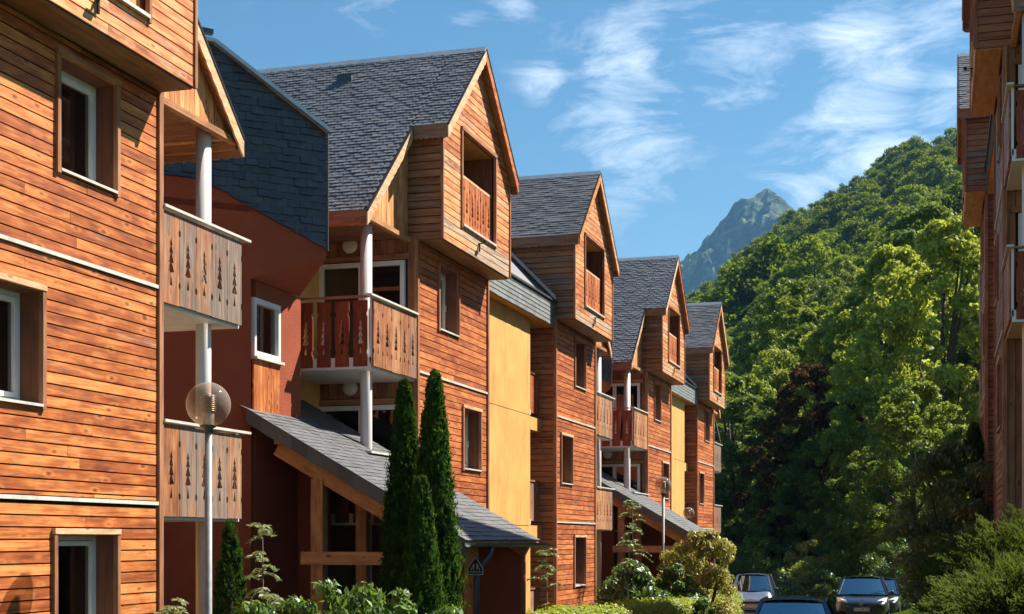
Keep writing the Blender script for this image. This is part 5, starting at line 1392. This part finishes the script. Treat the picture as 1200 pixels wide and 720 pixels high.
# ------------------------------------------------------------------ street lamps
def street_lamp(x, y, gz, gr, pr, label):
    z0 = ground_z(x, y); root = tag(empty('street_lamp', (x, y, z0)), label, 'street lamp', 'globe lamps along the drive'); h = gz - z0
    mb = MB(); mb.tube([(0, 0, 0), (0, 0, 0.9), (0, 0, 0.93), (0, 0, h - gr * 1.12)], [pr * 1.35, pr * 1.35, pr, pr], M['pole'], 20); mb.lathe((0, 0, 0), [(pr * 3, 0), (pr * 3, .015), (pr * 1.4, .03)], M['pole'], 20); mb.build('pole', root)
    c = MB(); c.lathe((0, 0, h), [(pr * 0.9, -gr * 1.30), (pr * 1.25, -gr * 1.28), (pr * 1.25, -gr * 1.08), (gr * .36, -gr * 1.0), (gr * .40, -gr * 0.93), (0, -gr * 0.92)], M['gutter'], 20); c.build('collar', root)
    g = MB(); n = 28; g.lathe((0, 0, h), [(gr * math.sin(math.pi * i / n), -gr * math.cos(math.pi * i / n)) for i in range(2, n + 1)], M['globe'], 40); g.build('globe', root)
    l_ = MB(); l_.lathe((0, 0, h), [(gr * .26, -gr * .92), (gr * .27, -gr * .4), (gr * .24, -gr * .36), (gr * .12, -gr * .34)], M['alu'], 24)
    for i in range(9):
        zz = h - gr * .28 + i * gr * 0.085; l_.lathe((0, 0, zz), [(gr * .16, gr * .05), (gr * .35, 0), (gr * .35, -0.005), (gr * .15, gr * .035)], M['alu'], 24)
    l_.lathe((0, 0, h), [(gr * .12, -gr * .34), (gr * .12, gr * .5), (0, gr * .52)], M['white'], 16); l_.build('louvre', root)
street_lamp(-7.90, 14.60, 4.27, 0.25, 0.042, 'nearest globe street lamp, clear ball on a grey pole before the first balcony')
street_lamp(-7.90, 42.40, 4.36, 0.25, 0.042, 'globe street lamp in front of the farther porch roof')
street_lamp(-8.30, 49.30, 3.66, 0.20, 0.035, 'smallest globe lamp beside the farther ochre wall')

# ------------------------------------------------------------------ cars
CARGLASS = None
def car_glass():
    m, nt, out = mat('car_glass')
    fr = nd(nt, 'ShaderNodeFresnel', {'IOR': 1.6})
    tr = nd(nt, 'ShaderNodeBsdfPrincipled', {'Base Color': (0.012, 0.018, 0.022, 1), 'Roughness': 0.05})
    gl = nd(nt, 'ShaderNodeBsdfGlossy', {'Color': (0.55, 0.85, 1.0, 1), 'Roughness': 0.03})  # blue tint puts the look of mirrored sky into the gloss colour
    f = math_(nt, 'MINIMUM', math_(nt, 'ADD', math_(nt, 'MULTIPLY', fr.outputs[0], 2.2), 0.18), 1.0)
    s = nd(nt, 'ShaderNodeMixShader', {0: f, 1: tr.outputs[0], 2: gl.outputs[0]})
    nt.links.new(s.outputs[0], out.inputs[0]); return m
M['carglass'] = car_glass()
def lamp_glass():
    m, nt, out = mat('headlamp_lens')
    p = nd(nt, 'ShaderNodeBsdfPrincipled', {'Base Color': (0.88, 0.90, 0.92, 1), 'Roughness': 0.3, 'Metallic': 0.1}); p.inputs['Coat Weight'].default_value = 1
    nt.links.new(p.outputs[0], out.inputs[0]); return m
M['headlamp'] = lamp_glass()
def loft(stations, m, smooth=True, sub=2, closed_ends=True):
    """stations: list of (y, [(x,z)...]) half sections from bottom centre outwards to top centre, mirrored"""
    bm = bmesh.new(); rows = []
    for y, sec in stations:
        full = [(x, z) for x, z in sec] + [(-x, z) for x, z in reversed(sec) if x > 1e-4]
        rows.append([bm.verts.new((x, y, z)) for x, z in full])
    for a, b in zip(rows, rows[1:]):
        n = len(a)
        for i in range(n):
            j = (i + 1) % n; bm.faces.new((a[i], a[j], b[j], b[i]))
    if closed_ends: bm.faces.new(rows[0]); bm.faces.new(rows[-1][::-1])
    bmesh.ops.recalc_face_normals(bm, faces=bm.faces[:])
    return bm
def bm_obj(name, bm, m, parent, smooth=True, sub=0):
    me = bpy.data.meshes.new(name); bm.to_mesh(me); bm.free(); me.materials.append(m)
    me.polygons.foreach_set('use_smooth', [smooth] * len(me.polygons)); o = bpy.data.objects.new(name, me); C.objects.link(o); o.parent = parent
    if sub: md_ = o.modifiers.new('sub', 'SUBSURF'); md_.levels = sub; md_.render_levels = sub
    return o
def car(x, y, rz, L, Wd, H, pm, label, emblem='none', plate='AB-123-CD', hood=0.95, tall=False, antenna=True, silver_grille=False):
    """car pointing to -Y in its own frame; rz turns it"""
    z0 = ground_z(x, y) + 0.004
    root = tag(empty('parked_car', (x, y, z0), rz), label, 'car')
    w = Wd / 2; yf = -L / 2; bl = H * 0.60                     # belt line
    ho = H * (0.60 if not tall else 0.63)
    st = []
    def sec(wd, zb, zs, zt, crown): return [(0, zb), (wd * 0.86, zb), (wd * 0.97, zb + 0.12), (wd, (zb + zs) * 0.5), (wd * 0.985, zs), (wd * 0.90, zt), (wd * 0.5, zt + crown * 0.7), (0, zt + crown)]
    body = [(yf + 0.00, sec(w * 0.70, 0.30, 0.50, 0.56, 0.02)), (yf + 0.06, sec(w * 0.83, 0.22, 0.56, 0.64, 0.03)), (yf + 0.28, sec(w * 0.955, 0.19, 0.62, 0.72, 0.04)),
            (yf + 0.62, sec(w * 0.995, 0.19, 0.70, ho - 0.10, 0.05)), (yf + hood + 0.08, sec(w, 0.19, 0.78, ho, 0.03)), (yf + hood + 0.6, sec(w, 0.19, 0.82, bl + 0.03, 0.0)),
            (0.2, sec(w, 0.19, 0.84, bl + 0.04, 0.0)), (L / 2 - 0.9, sec(w, 0.19, 0.86, bl + 0.06, 0.0)), (L / 2 - 0.25, sec(w * 0.97, 0.22, 0.84, bl + 0.04, 0.0)), (L / 2 - 0.02, sec(w * 0.88, 0.30, 0.72, bl - 0.1, 0.0)), (L / 2, sec(w * 0.8, 0.34, 0.68, bl - 0.2, 0.0))]
    bo = bm_obj('body', loft(body, None), pm, root, True, 2)
    # cabin: glasshouse with painted roof and pillars
    ca, cb = yf + hood, L / 2 - 0.12
    ra, rb = yf + hood + (0.72 if not tall else 0.62), L / 2 - 0.55
    wb, wr = w * 0.93, w * 0.72
    zr = H
    def cab(y, wd, z, zb): return [(0, zb), (wd, zb), (wd, zb + 0.01), (wd, z)]
    def Q(a): return a
    g = MB()
    pts = {'a': (wb, ca, bl - .01), 'b': (wr, ra, zr - 0.08), 'c': (wr, rb, zr - 0.10), 'd': (wb, cb, bl + .05)}
    def mir(p): return (-p[0], p[1], p[2])
    A, B_, C_, D_ = pts['a'], pts['b'], pts['c'], pts['d']
    gs = MB()
    # windscreen bowed in the middle
    n = 8
    def lerp(a, b, t): return tuple(a[i] + (b[i] - a[i]) * t for i in range(3))
    def bowed(a, b, n, bow):
        r = []
        for i in range(n + 1):
            t = i / n; p = lerp(a, b, t); k = 1 - (2 * t - 1) ** 2; r.append((p[0], p[1] - bow * k, p[2] + 0.03 * k))
        return r
    lo, hi = bowed(mir(A), A, n, 0.22), bowed(mir(B_), B_, n, 0.10)
    for i in range(n): gs.poly([lo[i], lo[i + 1], hi[i + 1], hi[i]], M['carglass'], smooth=True)
    gs.build('windscreen', root)
    rg = MB(); lo2, hi2 = bowed(mir(D_), D_, n, -0.08), bowed(mir(C_), C_, n, -0.06)
    for i in range(n): rg.poly([lo2[i], lo2[i + 1], hi2[i + 1], hi2[i]], M['carglass'], smooth=True)
    rg.build('rear_window', root)
    for k in (1, -1):
        sgw = MB(); F = (lambda p: p) if k > 0 else mir
        m1, m2 = lerp(A, D_, 0.47), lerp(B_, C_, 0.42)
        sgw.poly([F(p) for p in (lerp(A, B_, .04), m1, m2, lerp(B_, A, .04))], M['carglass']); sgw.poly([F(p) for p in (m1, D_, C_, m2)], M['carglass'])
        sgw.build('side_window', root)
    # roof panel
    rf = MB(); m_ = 8; nn = 10
    def roofp(i, j):
        t = i / m_; s_ = j / nn
        a = lerp(hi[0] if False else mir(B_), mir(C_), t); b = lerp(B_, C_, t)
        p = lerp(a, b, s_); k = 1 - abs(2 * s_ - 1) ** 3; e = 1 - (2 * s_ - 1) ** 2
        yy = p[1] - (0.10 * e) * (1 - t) + 0.06 * e * t
        return (p[0] * 1.01, yy, p[2] + 0.075 * k + 0.035 * math.sin(math.pi * t) + .005)
    for i in range(m_):
        for j in range(nn): rf.poly([roofp(i, j), roofp(i, j + 1), roofp(i + 1, j + 1), roofp(i + 1, j)], pm, smooth=True)
    rf.bar((-wr, ra, zr - .05), (-wr, rb, zr - .06), 0.03, 0.035, pm); rf.bar((wr, ra, zr - .05), (wr, rb, zr - .06), 0.03, 0.035, pm)
    for F in ((lambda p: p), mir):
        for a, b, r_ in ((A, B_, 0.036), (lerp(A, D_, .47), lerp(B_, C_, .42), 0.03), (D_, C_, 0.05)):
            rf.bar(F(lerp(a, b, -0.03)), F(lerp(a, b, 1.02)), r_, r_ * 0.8, pm, up=(1, 0, 0))
    if antenna: rf.tube([(0, ra + 0.25, zr + .05), (0, ra + 0.42, zr + 0.36)], [0.008, 0.004], M['black'], 6)
    # interior so that the glass has something behind it
    rf.box(-w * .8, w * .8, ra + 0.1, rb, bl - 0.2, bl + 0.1, M['black'])
    for sx in (-0.36, 0.36): rf.box(sx - .22, sx + .22, ra + .5, ra + .62, bl, bl + 0.42, M['black']); rf.box(sx - .12, sx + .12, ra + .52, ra + .60, bl + .42, bl + 0.60, M['black'])
    rf.build('roof', root)
    # lamps, grille, bumper, plate, emblem
    yh = yf
    for k in (-1, 1):
        h = MB(); zc = 0.68
        q = [(k * w * 0.52, yh + 0.055, zc - 0.05), (k * w * 0.88, yh + 0.26, zc - 0.02), (k * w * 0.955, yh + 0.52, zc + 0.14), (k * w * 0.80, yh + 0.30, zc + 0.13), (k * w * 0.56, yh + 0.09, zc + 0.04)]
        cx = sum(p[0] for p in q) / 5; cy = sum(p[1] for p in q) / 5 - 0.10; cz = sum(p[2] for p in q) / 5
        for i in range(5): h.poly([q[i], q[(i + 1) % 5], (cx, cy, cz)], M['headlamp'], smooth=True)
        h.build('headlight', root)
        mr = MB(); mc = (k * (w + 0.10), ca + 0.42, bl + 0.06)
        mr.lathe((mc[0], mc[1], mc[2]), [(0.0, -0.05), (0.06, -0.045), (0.075, 0.0), (0.06, 0.045), (0, 0.05)], pm if not tall else M['black'], 12, axis=1)
        mr.box(min(k * w * .93, mc[0]), max(k * w * .93, mc[0]), mc[1] + 0.0, mc[1] + 0.04, bl + .02, bl + 0.05, M['black']); mr.build('mirror', root)
        fg = MB(); fg.lathe((k * w * .72, yh + 0.14, 0.36), [(0, -0.03), (0.05, -0.02), (0.06, 0.02)], M['headlamp'], 12, axis=1); fg.build('fog_light', root)
        for yy in (yf + 0.78, L / 2 - 0.75):
            t = MB(); xo = k * (w - 0.10)
            t.lathe((xo, yy, 0.31), [(0.19, -0.10), (0.30, -0.10), (0.315, -0.06), (0.315, 0.06), (0.30, 0.10), (0.19, 0.10)], M['rubber'], 28, axis=0); wo2 = t.build('wheel', root)
            r2 = MB(); r2.lathe((xo + k * 0.02, yy, 0.31), [(0.0, k * .06), (0.06, k * .07), (0.19, k * .075), (0.195, 0)], M['rim'], 20, axis=0)
            for a in range(5):
                an = a * 2 * math.pi / 5; r2.bar((xo + k * .10, yy, .31), (xo + k * .10, yy + 0.18 * math.cos(an), .31 + .18 * math.sin(an)), 0.02, 0.012, M['rim'], up=(1, 0, 0))
            r2.build('rim', wo2)
    gr = MB()
    gr.prism(1, [(-w * .50, 0.52), (w * .50, 0.52), (w * .42, 0.60), (-w * .42, 0.60)], yh - 0.012, yh + 0.05, M['black'])
    gr.prism(1, [(-w * .62, 0.26), (w * .62, 0.26), (w * .52, 0.44), (-w * .52, 0.44)], yh - 0.016, yh + 0.06, M['black'])
    for zz in (0.29, 0.33, 0.37): gr.box(-w * .55, w * .55, yh - .024, yh - .017, zz, zz + .012, M['chrome' if silver_grille else 'gutter'])
    if silver_grille:
        gr.box(-w * .5, w * .5, yh - .022, yh - .014, 0.60, 0.625, M['chrome'])
    gr.build('grille', root)
    pl = MB(); pl.box(-0.26, 0.26, yh - .045, yh - .028, 0.40 - .055 + .02, 0.40 + .055 + .02, M['plate']); po = pl.build('number_plate', root)
    cu = bpy.data.curves.new('registration', 'FONT'); cu.body = plate; cu.size = 0.105; cu.align_x = 'CENTER'; cu.align_y = 'CENTER'; cu.extrude = 0.001; cu.materials.append(M['black'])
    tmp = bpy.data.objects.new('tmp_text', cu); C.objects.link(tmp); bpy.context.view_layer.update(); me_t = bpy.data.meshes.new_from_object(tmp.evaluated_get(bpy.context.evaluated_depsgraph_get())); bpy.data.objects.remove(tmp)
    to = bpy.data.objects.new('registration', me_t); C.objects.link(to); to.parent = po; to.location = (0, yh - .048, 0.42); to.rotation_euler = (R(90), 0, 0)
    em = MB()
    if emblem == 'lion':       # rampant animal badge, simplified strokes
        for a, b in (((-.05, .02), (.0, .10)), ((0, .10), (.05, .09)), ((.0, .10), (-.02, .0)), ((-.02, 0), (.03, -.03)), ((-.02, 0), (-.05, -.08)), ((.0, .03), (.06, .02)), ((-.03, -.03), (.02, -.09)), ((-.03, .0), (-.08, .05))):
            em.bar((a[0] * 1.0, yh - .03 + .0, 0.655 + a[1]), (b[0] * 1.0, yh - .03, 0.655 + b[1]), 0.012, 0.006, M['chrome'], up=(0, 1, 0))
        em.build('emblem', root)
    elif emblem == 'chevron':
        for dz in (0.0, 0.055):
            em.bar((-.12, yh - .03, .585 + dz), (0, yh - .03, .645 + dz), 0.012, 0.008, M['chrome'], up=(0, 1, 0)); em.bar((.12, yh - .03, .585 + dz), (0, yh - .03, .645 + dz), 0.012, 0.008, M['chrome'], up=(0, 1, 0))
        em.build('emblem', root)
    wp = MB()
    for sx in (-0.35, 0.25): wp.bar((sx, ca - .16, bl + .03), (sx + 0.5, ca + .03, bl + .14), 0.01, 0.006, M['black'])
    wp.build('wiper', root)
    return root
P_BLACK = paint('black_car_paint', (0.006, 0.007, 0.009), 0.0); P_SILV = paint('silver_blue_paint', (0.22, 0.26, 0.34), 0.6); P_NAVY = paint('navy_paint', (0.03, 0.07, 0.12), 0.7); P_BLUE = paint('blue_grey_paint', (0.10, 0.16, 0.24), 0.5); P_DARK = paint('dark_green_paint', (0.015, 0.03, 0.03))
x, y = at_px(1011, 51.2); car(x, y, R(2), 4.3, 1.80, 1.50, P_BLACK, 'black hatchback facing the camera at the road end on the right', 'lion', 'CA-308-XB')
x, y = at_px(1031, 58.6); car(x, y, R(-2), 4.2, 1.76, 1.52, P_DARK, 'dark car half hidden behind the black hatchback', antenna=False)
x, y = at_px(883, 58.0); car(x, y, R(4), 4.0, 1.66, 1.62, P_SILV, 'silver blue compact car facing the camera beside the yellowish shrub', 'chevron', 'BX-417-LM', hood=0.85, tall=True, silver_grille=True)
x, y = at_px(909, 64.5); car(x, y, R(3), 4.1, 1.70, 1.56, P_BLUE, 'pale blue car partly showing behind the silver blue car', tall=True, antenna=False)
x, y = at_px(930, 30.6); car(x, y, R(3), 4.3, 1.80, 1.50, P_NAVY, 'dark navy car nearest the camera, only roof and windscreen in frame', antenna=False)

# ------------------------------------------------------------------ haze: even, pale air round everything
HAZE = True
if HAZE:
    m, nt, out = mat('valley_haze')
    vp = nt.nodes.new('ShaderNodeVolumePrincipled'); vp.inputs['Color'].default_value = (0.26, 0.60, 1.0, 1); vp.inputs['Density'].default_value = 0.000085; vp.inputs['Anisotropy'].default_value = 0.1
    nt.links.new(vp.outputs[0], out.inputs['Volume'])
    mb = MB(); mb.box(-6100, 6100, -700, 6700, -4.5, 820, m); hz = mb.build('haze'); hz.data.materials.clear(); hz.data.materials.append(m); tag(hz, kind='stuff')
